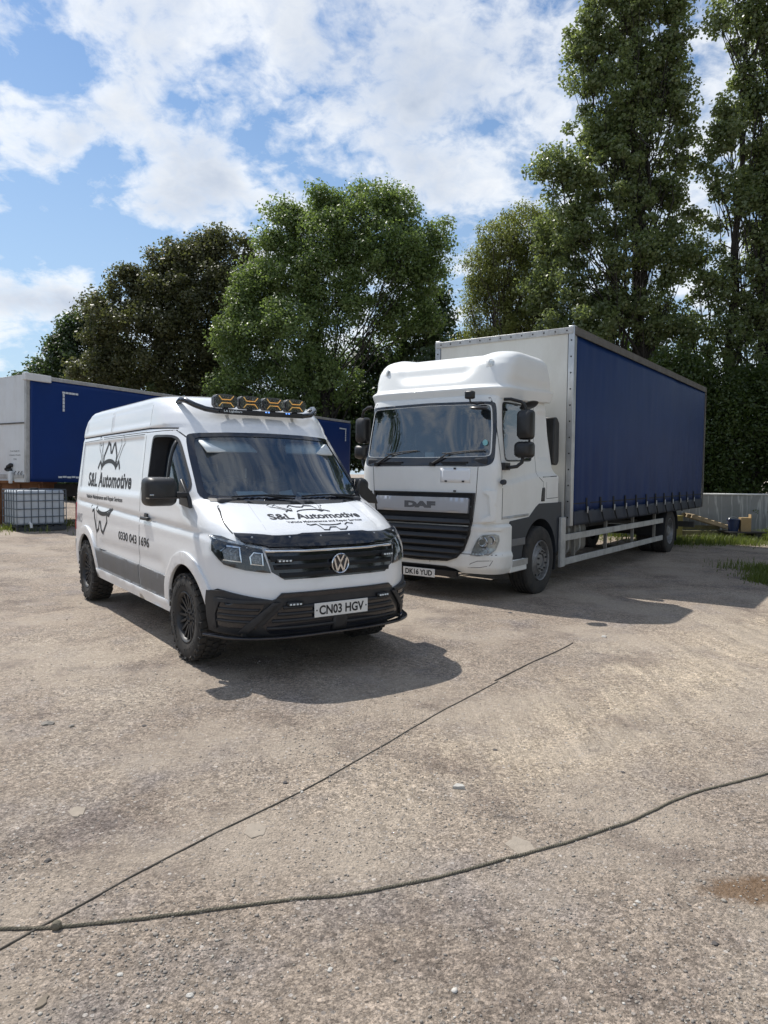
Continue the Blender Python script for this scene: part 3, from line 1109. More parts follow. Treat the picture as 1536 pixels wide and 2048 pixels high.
for s, md in ((-1, 'right'), (1, 'left')):
    L = [[(-1.33, 2.08), (-1.33, .76), (-1.52, .37)], [(-1.33, 2.08), (-.62, 2.075), (-.45, 1.98), (-.02, 1.50)],
         [(-3.07, 2.08), (-3.07, .43)], [(-3.07, 2.09), (-1.33, 2.085)], [(-1.20, 2.40), (-1.23, 2.15)], [(-2.71, 2.42), (-2.71, 2.15)]]
    vskin.ribbon('door_seam', md, L, .008, M_gap, van)
    vskin.ribbon('gutter_strip', md, [[(-4.02, 2.112), (-3.0, 2.118), (-1.25, 2.118), (-.62, 2.095)]], .014, M_gap, van, off=.002)
    vskin.ribbon('panel_groove', md, [[(-4.0, 1.47), (-4.0, 2.06), (-3.1, 2.07)], [(-3.03, 2.07), (-1.38, 2.065)]], .006, M_gap, van, off=.001)
    # grey side cladding, rear quarter and sill
    vskin.patch('side_cladding', md, [(-3.13, .485), (-3.13, .735), (-1.345, .712), (-1.345, .48)], M_vangrey, van, off=.014, step=.06, thick=.016, bev=.004)
    vskin.patch('side_cladding', md, [(-1.325, .48), (-1.325, .712), (-.40, .695), (-.40, .485)], M_vangrey, van, off=.014, step=.06, thick=.016, bev=.004)
    vskin.patch('side_cladding', md, [(-4.22, .46), (-4.22, .76), (-4.02, .75), (-4.05, .46)], M_vangrey, van, off=.012, step=.08, thick=.016)
    vskin.patch('sill', md, [(-3.16, .365), (-3.16, .475), (-.44, .472), (-.44, .362)], M_vanw, van, off=.022, step=.12, thick=.03, bev=.008)
    vskin.patch('tail_lamp', md, [(-4.235, .88), (-4.235, 1.26), (-4.17, 1.25), (-4.17, .89)], M_red, van, off=.010, step=.05, thick=.02)
    # flared wheel arches
    for wx in (0.02, -3.623):
        a0, a1 = (R(-2), R(182))
        inner = [(wx + .455 * math.cos(a), .41 + .455 * math.sin(a)) for a in np.linspace(a0, a1, 26)]
        outer = [(wx + .575 * math.cos(a), .41 + .565 * math.sin(a)) for a in np.linspace(a1, a0, 26)]
        vskin.patch('wheel_arch', md, inner + outer, M_vanw, van, off=.020, step=.05, thick=.030, bev=.012)
    # door handle
    h = MB()
    h.box((-1.09, s * 1.005, 1.205), (.24, .035, .034))
    h.box((-1.09, s * .99, 1.225), (.10, .02, .075))
    h.build('door_handle', M_black, van, bev=.01)
    # door mirror
    mr = empty('door_mirror', (0, 0, 0), 0, van)
    if s > 0:      # this one is folded in
        mr.matrix_local = Matrix.Translation((-.06, .985, 0)) @ Matrix.Rotation(R(92), 4, 'Z') @ Matrix.Translation((.0, -1.0, 0))
    prof = rrect(-.135, -.125, .135, .125, .055)
    mm = MB()
    rings = [(-.10, .93), (-.095, 1.0), (.0, 1.0), (.05, .93), (.085, .75), (.10, .5)]
    vs_, fs_ = [], []
    n_ = len(prof)
    for dx, k in rings:
        vs_ += [(dx, a * k, c * k) for a, c in prof]
    for i in range(len(rings) - 1):
        fs_ += [(i * n_ + j, i * n_ + (j + 1) % n_, (i + 1) * n_ + (j + 1) % n_, (i + 1) * n_ + j) for j in range(n_)]
    fs_ += [tuple(range(n_)), tuple(range(len(vs_) - 1, len(vs_) - 1 - n_, -1))]
    mm.add(vs_, fs_, Matrix.Translation((.02, s * 1.205, 1.505)))
    mm.build('mirror_housing', M_black, mr)
    MB().box((.095, s * 1.235, 1.478), (.035, .17, .016)).build('indicator_lens', M_reflect, mr, bev=.004)
    MB().box((.05, s * 1.205, 1.452), (.17, .262, .012)).build('housing_joint', M_gloss, mr)
    MB().box((-.085, s * 1.205, 1.51), (.01, .235, .215)).build('mirror_glass', M_chrome, mr)
    a_ = MB()
    a_.box((.02, s * 1.04, 1.475), (.09, .14, .05))
    a_.prism([(-.13, 1.385), (-.13, 1.55), (-.10, 1.62), (.10, 1.44), (.13, 1.36)], s * .955, s * .995)
    a_.build('mirror_arm', M_black, mr, bev=.012)

# front: grille, lamps, bumper
th = lambda y, x: math.atan2(y, x)
def fpoly(pts):           # (y, z) points on the front -> (bearing, z)
    out = []
    for y, z in pts:
        h = vskin.hit('front', max(-.93, min(.93, y)), z, 0)
        if abs(y) > .93 or h is None:
            x = .45 if abs(y) > .97 else .60
        else:
            x = h.x
        out.append((th(y, x), z))
    return out
mirror = lambda pts: [(-a, b) for a, b in pts][::-1]
GR = [(-.50, .805), (.50, .805), (.60, .87), (.635, 1.055), (-.635, 1.055), (-.60, .87)]
vskin.patch('grille', 'polar', fpoly(GR), M_gloss, van, off=.004, step=.06)
for z0, k in ((.842, .53), (.908, .575), (.974, .60)):
    vskin.patch('grille_slat', 'polar', fpoly([(-k, z0 - .021), (k, z0 - .021), (k + .01, z0 + .018), (-k - .01, z0 + .018)]), M_grslat, van, off=.024, step=.07, thick=.03, bev=.006)
vskin.patch('chrome_strip', 'polar', fpoly([(-.635, 1.024), (-.3, 1.018), (0, 1.018), (.3, 1.018), (.635, 1.024), (.64, 1.048), (.3, 1.040), (0, 1.040), (-.3, 1.040), (-.64, 1.048)]), M_chrome, van, off=.026, step=.06, thick=.02)
for s in (-1, 1):
    # headlight: dark housing, two reflectors, clear lens
    HL = [(s * .605, .862), (s * .655, 1.068), (s * .80, 1.105), (s * .935, 1.148)]
    hlp = fpoly(HL) + [(th(s * .99, .50), 1.155), (th(s * .99, .54), 1.03)] + fpoly([(s * .90, .925), (s * .78, .885)])
    if s > 0:
        hlp = hlp[::-1]
    hl = vskin.patch('headlight', 'polar', hlp, M_lampdark, van, off=.004, step=.05)
    for (yc, w2, zc, hh) in ((.850, .050, 1.012, .060), (.700, .040, .975, .050)):
        pr = fpoly([(s * (yc - w2), zc - hh), (s * (yc + w2), zc - hh * .8), (s * (yc + w2 * 1.1), zc + hh * .3), (s * (yc + w2 * .4), zc + hh), (s * (yc - w2), zc + hh * .85)])
        vskin.ribbon('lamp_frame', 'polar', [pr + [pr[0]]], .011, M_chrome, hl, off=.014)
        cxa = sum(p[0] for p in pr) / 5
        pr2 = [(cxa + (a - cxa) * .82, zc + (c - zc) * .82) for a, c in pr]
        vskin.patch('lamp_bowl', 'polar', pr2, M_bowl, hl, off=.010, step=.02, smooth=False)
    vskin.patch('daylight_strip', 'polar', fpoly([(s * .655, 1.050), (s * .80, 1.085), (s * .93, 1.128)]) + fpoly([(s * .93, 1.148), (s * .80, 1.103), (s * .655, 1.066)]), M_reflect, hl, off=.010, step=.05)
    vskin.patch('lens', 'polar', hlp, M_lens, hl, off=.022, step=.05)
# stone deflector across the bonnet edge
DF = [(-.60, 1.062), (0, 1.055), (.60, 1.062), (.76, 1.095), (.80, 1.13), (.80, 1.160), (.55, 1.142), (.30, 1.150), (-.30, 1.150), (-.55, 1.142), (-.80, 1.160), (-.80, 1.13), (-.76, 1.095)]
df = vskin.patch('bonnet_deflector', 'front', DF, M_gloss, van, off=.035, step=.05, thick=.03, bev=.006)
for y in (-.70, -.42, -.14, .14, .42, .70):
    h = vskin.hit('front', y, 1.125, .034)
    MB().lathe([(.0, .006), (.008, .004), (.009, -.006)], 8, Matrix.Translation(h) @ Matrix.Rotation(-PI / 2, 4, 'Z') @ Matrix.Rotation(0.6, 4, 'X')).build('deflector_stud', M_alu, df)
# badge
bd = empty('badge', (0, 0, 0), 0, van)
bh = vskin.hit('front', 0, .909, .034)
FB = Matrix.Translation(bh) @ Matrix.Rotation(-PI / 2, 4, 'Z')      # local x -> -y... plate frame looking along +x
def front_frame(p):        # local (u right as seen, v up, w out)
    return Matrix.Translation(p) @ Matrix(((0, 0, 1, 0), (1, 0, 0, 0), (0, 1, 0, 0), (0, 0, 0, 1)))
F_ = front_frame(bh)
rg = MB()
ring = [(.075, -.01), (.075, .006), (.081, .011), (.087, .006), (.087, -.01)]
rg.lathe(ring, 40, F_ @ Matrix.Rotation(PI / 2, 4, 'X'))
rg.build('badge_ring', M_chrome, bd)
MB().lathe([(.0, -.004), (.078, -.004), (.078, -.012), (0, -.012)], 32, F_ @ Matrix.Rotation(PI / 2, 4, 'X')).build('badge_back', M_gloss, bd)
vw = MB()
def bar2(pts, w, M, dz=.008):
    for a, c in zip(pts[:-1], pts[1:]):
        d = Vector((c[0] - a[0], c[1] - a[1], 0))
        l = d.length
        ang = math.atan2(d.y, d.x)
        vw.box((0, 0, 0), (l + w * .5, w, dz), M @ Matrix.Translation(((a[0] + c[0]) / 2, (a[1] + c[1]) / 2, .002)) @ Matrix.Rotation(ang, 4, 'Z'))
bar2([(-.034, .071), (0.0, .010), (.034, .071)], .014, F_)
bar2([(-.062, .050), (-.030, -.066), (0.0, -.004), (.030, -.066), (.062, .050)], .014, F_)
vw.build('badge_letters', M_chrome, bd)

# lower bumper
LB = [(0, .30), (.5, .30), (.90, .30)]
RB_ = fpoly([(.90, .32), (.93, .33)]) + [(th(1.0, .55), .33), (th(1.0, .47), .36), (th(1.0, .47), .60), (th(1.0, .50), .70)] + fpoly([(.90, .715), (.75, .675), (.60, .645), (.575, .655), (.53, .70)])
bump_o = fpoly([(0, .35)])[:1] + fpoly([(.5, .352)]) + [(a, max(c, .352)) for a, c in RB_]
bump = bump_o + mirror(bump_o[1:])
bp = vskin.patch('front_bumper', 'polar', bump, M_bumper, van, off=.022, step=.05, thick=.02, bev=.004)
vskin.patch('upper_intake', 'polar', fpoly([(-.575, .662), (.575, .662), (.52, .694), (-.52, .694)]), M_gloss, van, off=.027, step=.05)
vskin.patch('lower_intake', 'polar', fpoly([(-.60, .372), (.60, .372), (.66, .44), (.52, .60), (-.52, .60), (-.66, .44)]), M_gloss, van, off=.027, step=.05)
for z0, k in ((.42, .63), (.475, .60), (.53, .56), (.585, .52)):
    vskin.patch('intake_slat', 'polar', fpoly([(-k, z0 - .012), (k, z0 - .012), (k, z0 + .012), (-k, z0 + .012)]), M_bumper, van, off=.040, step=.07, thick=.016)
vskin.patch('intake_post', 'polar', fpoly([(-.07, .36), (.07, .36), (.07, .49), (-.07, .49)]), M_bumper, van, off=.045, step=.07, thick=.02)
for s in (-1, 1):
    q = fpoly([(s * .70, .42), (s * .90, .42), (s * .92, .62), (s * .66, .615)])
    vskin.patch('corner_intake', 'polar', q, M_gloss, van, off=.027, step=.05)
    for z0 in (.47, .52, .57):
        vskin.patch('intake_slat', 'polar', fpoly([(s * .69, z0 - .010), (s * .91, z0 - .010), (s * .91, z0 + .010), (s * .68, z0 + .010)]), M_bumper, van, off=.036, step=.06, thick=.012)
    vskin.patch('intake_brace', 'polar', fpoly([(s * .74, .385), (s * .80, .385), (s * .60, .63), (s * .545, .63)]), M_bumper, van, off=.046, step=.05, thick=.02, bev=.004)
    vskin.patch('intake_brace', 'polar', fpoly([(s * .915, .40), (s * .945, .40), (s * .945, .64), (s * .905, .64)]), M_bumper, van, off=.040, step=.05, thick=.02, bev=.004)
    vskin.patch('intake_brace', 'polar', fpoly([(s * .60, .622), (s * .93, .625), (s * .93, .655), (s * .58, .648)]), M_bumper, van, off=.040, step=.05, thick=.02, bev=.004)
    for yy, zz_ in ((.430, .615), (.50, .955)):
        sl = vskin.patch('led_strip_lamp', 'polar', fpoly([(s * (yy - .062), zz_ - .012), (s * (yy + .062), zz_ - .012), (s * (yy + .062), zz_ + .012), (s * (yy - .062), zz_ + .012)]), M_black, van, off=.060, step=.06, thick=.03)
        for k in range(4):
            h = vskin.hit('front', s * (yy - .04 + k * .027), zz_, .062)
            MB().box(h, (.004, .018, .013)).build('led_lens', M_paper, sl)
# splitter lip
sp_ = MB()
pts_t = []
for a in np.linspace(-1, 1, 41):
    y = a * 1.0
    x = .985 * (1 - abs(a) ** 3.4) ** (1 / 3.4) if abs(a) < .999 else .0
    x = max(x, .50)
    pts_t.append((x, y))
outer = [(x + .050 * (1 if x > .5 else .3), y * 1.03) for x, y in pts_t]
n0 = len(pts_t)
vs_ = [(x, y, .350) for x, y in pts_t] + [(x, y, .345) for x, y in outer] + [(x, y, .328) for x, y in outer] + [(x - .05, y, .328) for x, y in pts_t]
fs_ = []
for i in range(n0 - 1):
    for j in range(3):
        fs_.append((j * n0 + i, j * n0 + i + 1, (j + 1) * n0 + i + 1, (j + 1) * n0 + i))
    fs_.append((3 * n0 + i, 3 * n0 + i + 1, i + 1, i))
sp_.add(vs_, fs_)
sp_.build('splitter', M_gloss, van, bev=.004)
MB().box((.30, 0, .36), (1.0, 1.6, .05)).box((-1.8, 0, .34), (4.6, 1.3, .06)).build('underbody', M_black, van)

# number plate
np_ = MB().box((1.036, 0, .539), (.010, .53, .118)).build('number_plate', M_plate, van, bev=.003)
lettering('plate_characters', 'CN03 HGV', flat((1.0425, -.222, .499), (0, .444, 0), (0, 0, .079)), M_decal, np_, bold=.03)
for y in (-.245, .245):
    MB().lathe([(0, .004), (.006, .003), (.007, 0)], 10, Matrix.Translation((1.0415, y, .539)) @ Matrix.Rotation(-PI / 2, 4, 'Z')).build('plate_screw', M_black, np_)

# light bar on the roof front
lb = empty('light_bar', (0, 0, 0), 0, van)
t = MB()
pts = [(-.86, -.74, 2.36), (-.78, -.74, 2.385), (-.70, -.72, 2.375), (-.60, -.66, 2.325), (-.54, -.58, 2.290), (-.52, -.48, 2.275), (-.505, -.2, 2.272), (-.50, 0, 2.272), (-.505, .2, 2.272), (-.52, .48, 2.275), (-.54, .58, 2.290), (-.60, .66, 2.325), (-.70, .72, 2.375), (-.78, .74, 2.385), (-.86, .74, 2.36)]
t.tube(pts, .027, 12)
t.build('bar_tube', M_gloss, lb)
MB().box((-.475, 0, 2.268), (.02, .92, .042)).build('bar_face', M_black, lb, bev=.006)
lettering('bar_lettering', 'LA Lightbars', flat((-.4645, -.42, 2.258), (0, .19, 0), (0, 0, .028)), M_paper, lb, bold=.01)
for y in (-.36, .36):
    MB().box((-.56, y, 2.21), (.06, .03, .07)).build('bar_bracket', M_alu, lb)
for y in (.03, .06, .26, .29):
    MB().box((-.4635, y, 2.285), (.004, .016, .010)).build('position_led', M_blueled, lb)
for i, y in enumerate((-.385, -.125, .130, .385)):
    sp0 = empty('spotlight', (-.50, y, 2.372), 0.0, lb)
    Fm = Matrix(((0, 0, 1, 0), (1, 0, 0, 0), (0, 1, 0, 0), (0, 0, 0, 1)))
    outl = [(-.118, -.035), (-.095, -.062), (.095, -.062), (.118, -.035), (.118, .035), (.095, .062), (.05, .068), (-.05, .068), (-.095, .062), (-.118, .035)]
    MB().prism(outl, -.09, .0, Fm, axis='z').build('lamp_case', M_black, sp0, bev=.008)
    MB().prism([(a * .93, c * .93) for a, c in outl], .001, .0025, Fm, axis='z').build('lamp_face', M_lampface, sp0)
    rf = MB()
    for r_, cnt_ in ((0, 6), (1, 8), (2, 8), (3, 6)):
        for k in range(cnt_):
            u = (k - (cnt_ - 1) / 2) * .0255
            v = (r_ - 1.5) * .030
            rf.lathe([(0, -.003), (.008, -.001), (.0115, .006)], 8, Fm @ Matrix.Translation((u, v, .0)) @ Matrix.Rotation(PI / 2, 4, 'X'))
    rf.build('led_bowl', M_ledbowl, sp0)
    am = MB()
    for sg in (1, -1):
        zz1 = [(-.075, .050 * sg), (-.045, .016 * sg), (.045, .016 * sg), (.075, .050 * sg)]
        for a, c in zip(zz1[:-1], zz1[1:]):
            l = math.hypot(c[0] - a[0], c[1] - a[1])
            am.box((0, 0, 0), (l + .005, .0075, .006), Fm @ Matrix.Translation(((a[0] + c[0]) / 2, (a[1] + c[1]) / 2, .009)) @ Matrix.Rotation(math.atan2(c[1] - a[1], c[0] - a[0]), 4, 'Z'))
    am.build('amber_strip', M_amber, sp0)
    MB().prism([(a * .97, c * .97) for a, c in outl], .012, .015, Fm, axis='z').build('lamp_lens', M_lens, sp0)
    MB().box((-.02, 0, -.075), (.03, .05, .04)).build('lamp_foot', M_black, sp0)

# lettering on the side and bonnet
sidef = lambda x0, x1, z0, z1, sl=0.0: (lambda u, v: vskin.hit('right', x0 + (x1 - x0) * u, z0 + (z1 - z0) * v + sl * u, .0018))
lettering('side_lettering', 'S&L Automotive', sidef(-3.64, -1.73, 1.482, 1.665), M_decal, van, bold=.030, spacing=1.06)
lettering('side_lettering', 'Vehicle Maintenance and Repair Services', sidef(-3.63, -1.98, 1.318, 1.385), M_decal, van, bold=.022)
lettering('side_lettering', '0330 043 1696', sidef(-2.09, -.985, .915, 1.012), M_decal, van, bold=.026)
lettering('side_lettering', 'LARS', sidef(-4.20, -3.83, 1.00, 1.12), mat('grey_vinyl', (0.3, 0.3, 0.31), .4), van, bold=.01)
sidef_l = lambda x0, x1, z0, z1: (lambda u, v: vskin.hit('left', x0 + (x1 - x0) * u, z0 + (z1 - z0) * v, .0018))
lettering('side_lettering', 'S&L Automotive', sidef_l(-1.73, -3.64, 1.482, 1.655), M_decal, van, bold=.032)
lettering('side_lettering', '0330 043 1696', sidef_l(-2.0, -3.1, .915, 1.012), M_decal, van, bold=.032)
gear_top = [(-3.22, 1.71), (-3.13, 1.80), (-3.06, 1.74), (-2.98, 1.80), (-2.98, 1.86), (-2.81, 2.02), (-2.73, 1.985), (-2.69, 1.90), (-2.64, 1.90), (-2.585, 1.985), (-2.53, 2.005), (-2.42, 1.86), (-2.44, 1.79), (-2.38, 1.74), (-2.31, 1.79), (-2.25, 1.70)]
gear_arc = [(-3.05 + .32 * (1 - math.cos(a)), 1.70 + .10 * math.sin(a)) for a in np.linspace(0, PI, 14)]
gear_low = [(-3.35, 1.245), (-3.28, 1.18), (-3.20, 1.20), (-3.18, 1.10), (-3.06, .935), (-2.97, .97), (-2.95, 1.06), (-2.90, 1.06), (-2.84, .965), (-2.755, .935), (-2.60, 1.08), (-2.62, 1.17), (-2.52, 1.16), (-2.46, 1.20), (-2.40, 1.24)]
gear_arc2 = [(-3.10 + .30 * (1 - math.cos(a)), 1.24 - .075 * math.sin(a)) for a in np.linspace(0, PI, 14)]
vskin.ribbon('gear_emblem', 'right', [gear_top, gear_low], .042, M_decal, van, off=.002)
vskin.ribbon('gear_emblem', 'right', [gear_arc, gear_arc2], .050, M_decal, van, off=.002)
wr1 = [(-3.20, 2.12), (-3.24, 2.03), (-3.22, 1.95), (-3.15, 1.90), (-3.06, 1.80), (-3.02, 1.84), (-3.10, 1.94), (-3.08, 2.02), (-3.13, 2.09), (-3.14, 2.00), (-3.18, 1.99), (-3.20, 2.03), (-3.20, 2.12)]
wr2 = [(-2.42, 1.80), (-2.26, 1.98), (-2.26, 2.04), (-2.19, 2.09), (-2.13, 2.06), (-2.13, 1.99), (-2.19, 1.96), (-2.36, 1.78), (-2.42, 1.80)]
vskin.ribbon('tool_emblem', 'right', [wr1, wr2], .011, M_decal, van, off=.002)
def bonnet(y0, y1, z0, z1):
    return lambda u, v: vskin.hit('front', y0 + (y1 - y0) * u, z0 + (z1 - z0) * v, .0016)
lettering('bonnet_lettering', 'S&L Automotive', bonnet(-.455, .465, 1.274, 1.318), M_decal, van, bold=.032)
lettering('bonnet_lettering', 'Vehicle Maintenance and Repair Services', bonnet(-.34, .435, 1.242, 1.262), M_decal, van, bold=.02)
gb = [(-.255, 1.331), (-.215, 1.345), (-.185, 1.338), (-.175, 1.352), (-.20, 1.366), (-.165, 1.381), (-.11, 1.368), (-.05, 1.366), (-.02, 1.378), (.055, 1.374), (.085, 1.355), (.06, 1.345), (.10, 1.330), (.14, 1.340), (.19, 1.328)]
gl_ = [(-.175, 1.236), (-.145, 1.226), (-.085, 1.232), (-.06, 1.212), (-.05, 1.188), (.0, 1.186), (.03, 1.206), (.09, 1.206), (.11, 1.186), (.17, 1.185), (.21, 1.205), (.20, 1.222), (.24, 1.236), (.29, 1.226), (.295, 1.238)]
vskin.ribbon('gear_emblem', 'front', [gb, gl_], .008, M_decal, van, off=.0025)
vskin.ribbon('gear_emblem', 'front', [[(-.15 + .16 * (1 - math.cos(a)), 1.328 + .018 * math.sin(a)) for a in np.linspace(0, PI, 10)], [(-.05 + .11 * (1 - math.cos(a)), 1.235 - .012 * math.sin(a)) for a in np.linspace(0, PI, 10)]], .007, M_decal, van, off=.0025)
vskin.ribbon('tool_emblem', 'front', [[(-.33, 1.395), (-.375, 1.385), (-.36, 1.372), (-.31, 1.365), (-.20, 1.335), (-.185, 1.342), (-.29, 1.372), (-.295, 1.388), (-.33, 1.378), (-.33, 1.395)], [(.10, 1.335), (.135, 1.378), (.13, 1.390), (.165, 1.394), (.17, 1.378), (.15, 1.374), (.11, 1.333), (.10, 1.335)]], .004, M_decal, van, off=.0025)

for wx in (0.0, -3.643):
    for s in (-1, 1):
        van_wheel((wx, s * .868, .388), s, van)
MB().tube([(0, -.85, .388), (0, .85, .388)], .05).tube([(-3.643, -.85, .388), (-3.643, .85, .388)], .06).build('axle', M_darkmetal, van)

# things lying on the dashboard behind the glass
def on_dash(name, label, cat, pts, m, th_=.006, group=None):
    o = MB().add(pts, [tuple(range(len(pts)))]).build(name, m, None, smooth=False)
    solid(o, th_)
    o.matrix_world = Matrix.Translation((-0.955, 6.80, 0.066)) @ Matrix.Rotation(-0.9498, 4, 'Z')
    tag(o, label, cat, group)
    return o
on_dash('paper', 'pale blue sheet of paper on the van dashboard by the steering wheel', 'paper', [(.06, -.50, 1.462), (.08, -.18, 1.462), (-.08, -.20, 1.50), (-.10, -.46, 1.50)], M_paper)
on_dash('envelope', 'crumpled pale envelope in the middle of the van dashboard', 'envelope', [(.12, -.12, 1.462), (.14, .02, 1.462), (.02, .06, 1.51), (.0, -.06, 1.49)], mat('envelope_paper', (.45, .50, .52), .8))
on_dash('glove_packet', 'flat grey packet beside the envelope on the van dashboard', 'packet', [(.13, .10, 1.462), (.12, .30, 1.462), (.0, .28, 1.48), (.02, .12, 1.49)], mat('grey_packet', (.33, .38, .40), .7))
on_dash('card', 'white card lying flat on the passenger end of the van dashboard', 'card', [(.10, .36, 1.462), (.02, .62, 1.462), (-.10, .58, 1.475), (.0, .34, 1.475)], M_paper)

# ------------------------------------------------------------------ the lorry
M_trw = mat('lorry_white_paint', (0.80, 0.81, 0.79), 0.42, coat=0.05, var=0.02, dirt=0.30, dirt_sheen_col=(0.40, 0.36, 0.29), scale=2.2, dirt_sheen_z=(0.5, 2.6))
M_fender = mat('dark_blue_grey_plastic', (0.020, 0.026, 0.036), 0.5, dirt=0.2, dirt_sheen_col=(0.12, 0.11, 0.10))
M_grille = mat('lorry_black_plastic', (0.012, 0.012, 0.013), 0.38, dirt=0.2, dirt_sheen_col=(0.08, 0.075, 0.07))
M_silver = mat('silver_grille_bar', (0.55, 0.57, 0.61), 0.35, 0.6, var=0.03)
M_twglass = glass('lorry_windscreen_glass', (0.50, 0.60, 0.64), 1.62, film=0.05, refl=2.4)
M_curtain = mat('blue_curtain', (0.005, 0.029, 0.125), 0.42, var=0.10, scale=1.5, dirt=0.55, dirt_sheen_col=(0.045, 0.050, 0.100), bump=0.12, bscale=5, spec=0.10, dirt_sheen_z=(1.5, 2.7))  # dust and a purple-grey reflection sheen, painted into the lower curtain
M_boxw = mat('dirty_white_panel', (0.66, 0.65, 0.60), 0.5, var=0.03, dirt=0.35, dirt_sheen_col=(0.40, 0.36, 0.28), scale=1.6)
M_rail = mat('aluminium_rail', (0.50, 0.50, 0.49), 0.5, 0.5, dirt=0.6, dirt_sheen_col=(0.22, 0.20, 0.17))
M_roofrail = mat('weathered_roof_rail', (0.13, 0.125, 0.115), 0.75, dirt=0.6, dirt_sheen_col=(0.055, 0.05, 0.042))
M_strap = mat('black_strap', (0.012, 0.013, 0.015), 0.75)
M_skirt = mat('faded_curtain_skirt', (0.016, 0.024, 0.045), 0.6, dirt=0.4, dirt_sheen_col=(0.09, 0.085, 0.08), scale=3)
M_tank = mat('dirty_tank_metal', (0.22, 0.21, 0.19), 0.55, 0.3, dirt=0.8, dirt_sheen_col=(0.10, 0.09, 0.07))
M_decalgrey = mat('grey_vinyl_lettering', (0.12, 0.125, 0.135), 0.45)

truck = empty('lorry', (0.536, 9.992, -0.018), -2.1998)
tag(truck, 'white curtain sided lorry with blue curtain, black grille and DK16 YUD plate', 'lorry')

ZC = [.42, .50, .66, .70, .72, 1.06, 1.085, 1.10, 1.12, 1.75, 1.87, 2.0, 2.75, 2.83, 2.86]
CXF = [-.02, .025, .03, .02, .005, .0, -.02, -.02, -.005, .0, .0, -.03, -.13, -.15, -.20]
CW = [1.15, 1.20, 1.225, 1.215, 1.20, 1.20, 1.18, 1.155, 1.165, 1.17, 1.165, 1.15, 1.08, 1.065, 1.02]
CXR = [-2.15, -2.15, -2.15, -2.15, -2.15, -2.15, -2.15, -2.15, -2.15, -2.13, -1.96, -1.94, -1.80, -1.78, -1.75]


def cab_fn(p):
    x, y, z = p
    s = 1 if y > 0 else -1
    if abs(y) > .85 and x < -.10:
        zs = 1.62 + max(0, min(1.1, -x - .24)) * .12
        ins = .040 * sm(zs - .02, zs + .06, z) * sm(-.10, -.30, x) if z < 2.2 else .040 * sm(-.10, -.30, x) * sm(2.9, 2.3, z)
        # sleeper side panel, recessed
        if z > 1.9:
            ins += .018 * sm(-1.40, -1.44, x) * sm(-1.80, -1.76, x) * sm(1.98, 2.03, z) * sm(2.72, 2.66, z)
        return (x, y - s * ins, z)
    return p


trows = []
for z in np.unique(np.round(np.concatenate([np.arange(.42, 2.86, .024), [.655, .66, .69, .70, .715, 1.06, 1.075, 1.085, 1.10, 1.115, 1.12, 2.86]]), 4)):
    z = float(z)
    g = lambda T: float(np.interp(z, ZC, T))
    trows.append(dict(z=z, xr=g(CXR), rc=.07, xs=g(CXF) - .48, L=.48, w=g(CW), n=6.0 if z > 1.0 else 5.0, fn=cab_fn))
tv, tf = slices(trows, 60, 34)
tskin = Skin(tv, tf, -0.7)
TWS = [(-1.10, 1.955), (-1.06, 1.89), (-.95, 1.868), (0, 1.875), (.95, 1.868), (1.06, 1.89), (1.10, 1.955), (1.085, 2.3), (1.05, 2.70), (1.02, 2.745), (0, 2.765), (-1.02, 2.745), (-1.05, 2.70), (-1.085, 2.3)]
TWS = soft([(a * .978, b) for a, b in TWS])
TGL = [(-1.045, 2.03), (-1.0, 1.998), (0, 1.985), (1.0, 1.998), (1.045, 2.03), (1.03, 2.35), (.995, 2.68), (.96, 2.715), (0, 2.735), (-.96, 2.715), (-.995, 2.68), (-1.03, 2.35)]
TGL = soft(TGL)
TDW = [(-.335, 1.955), (-.325, 2.70), (-.355, 2.74), (-1.15, 2.75), (-1.18, 2.70), (-1.18, 1.99), (-1.10, 1.97)]
TDW = soft(TDW)
cut = [(MB().box((-1.6, 0, .55), (2.4, 3.2, 1.16)), 1),
       (MB().prism(shrink(TGL, .975, .965), -1.62, 1.2, axis='x'), 2),
       (MB().prism(TDW, -1.6, 1.6, axis='y'), 2),
       (MB().box((-.95, 0, 1.75), (1.2, 2.0, .7)), 2)]
cab = cut_body(tv, tf, cut, 'cab', [M_trw, M_grille, M_cabin], truck)

tskin.patch('windscreen_surround', 'front', [TWS, shrink(TGL, .99, .985)], M_gloss, truck, off=.004, step=.035)
tskin.patch('windscreen', 'front', TGL, M_twglass, truck, off=-.003, step=.08, relax=25)
for md in ('left', 'right'):
    tskin.patch('side_window', md, TDW, M_sglass, truck, off=-.010, step=.09)
    tskin.patch('side_window_seal', md, [shrink(TDW, 1.035, 1.035), shrink(TDW, .985, .98)], M_black, truck, off=.003, step=.04)
# inside the cab
MB().box((-.30, 0, 1.94), (.55, 2.0, .10)).build('dashboard', M_cabin, truck, bev=.03)
MB().box((-1.60, 0, 2.2), (.03, 2.0, 1.1)).build('cab_rear_wall', M_bulk, truck)
for yy in (-.55, .55):
    MB().box((-1.05, yy, 2.05), (.16, .50, .75)).box((-.85, yy, 1.75), (.5, .5, .16)).build('seat', M_cabin, truck, bev=.05)
MB().tube([(-.52 + .10 * math.sin(a), -.55 + .23 * math.cos(a), 2.02 + .19 * math.sin(a)) for a in np.linspace(0, 2 * PI, 25)], .015, 8).build('steering_wheel', M_cabin, truck)
cu_ = MB()
for i in range(9):
    cu_.tube([(-.42 - .02 * (i % 2), .80 + .028 * i, 2.0), (-.44 - .02 * (i % 2), .79 + .026 * i, 2.35), (-.50, .80 + .022 * i, 2.7)], .018, 6)
cu_.build('cab_curtain', mat('grey_cab_curtain', (.16, .17, .19), .9), truck)
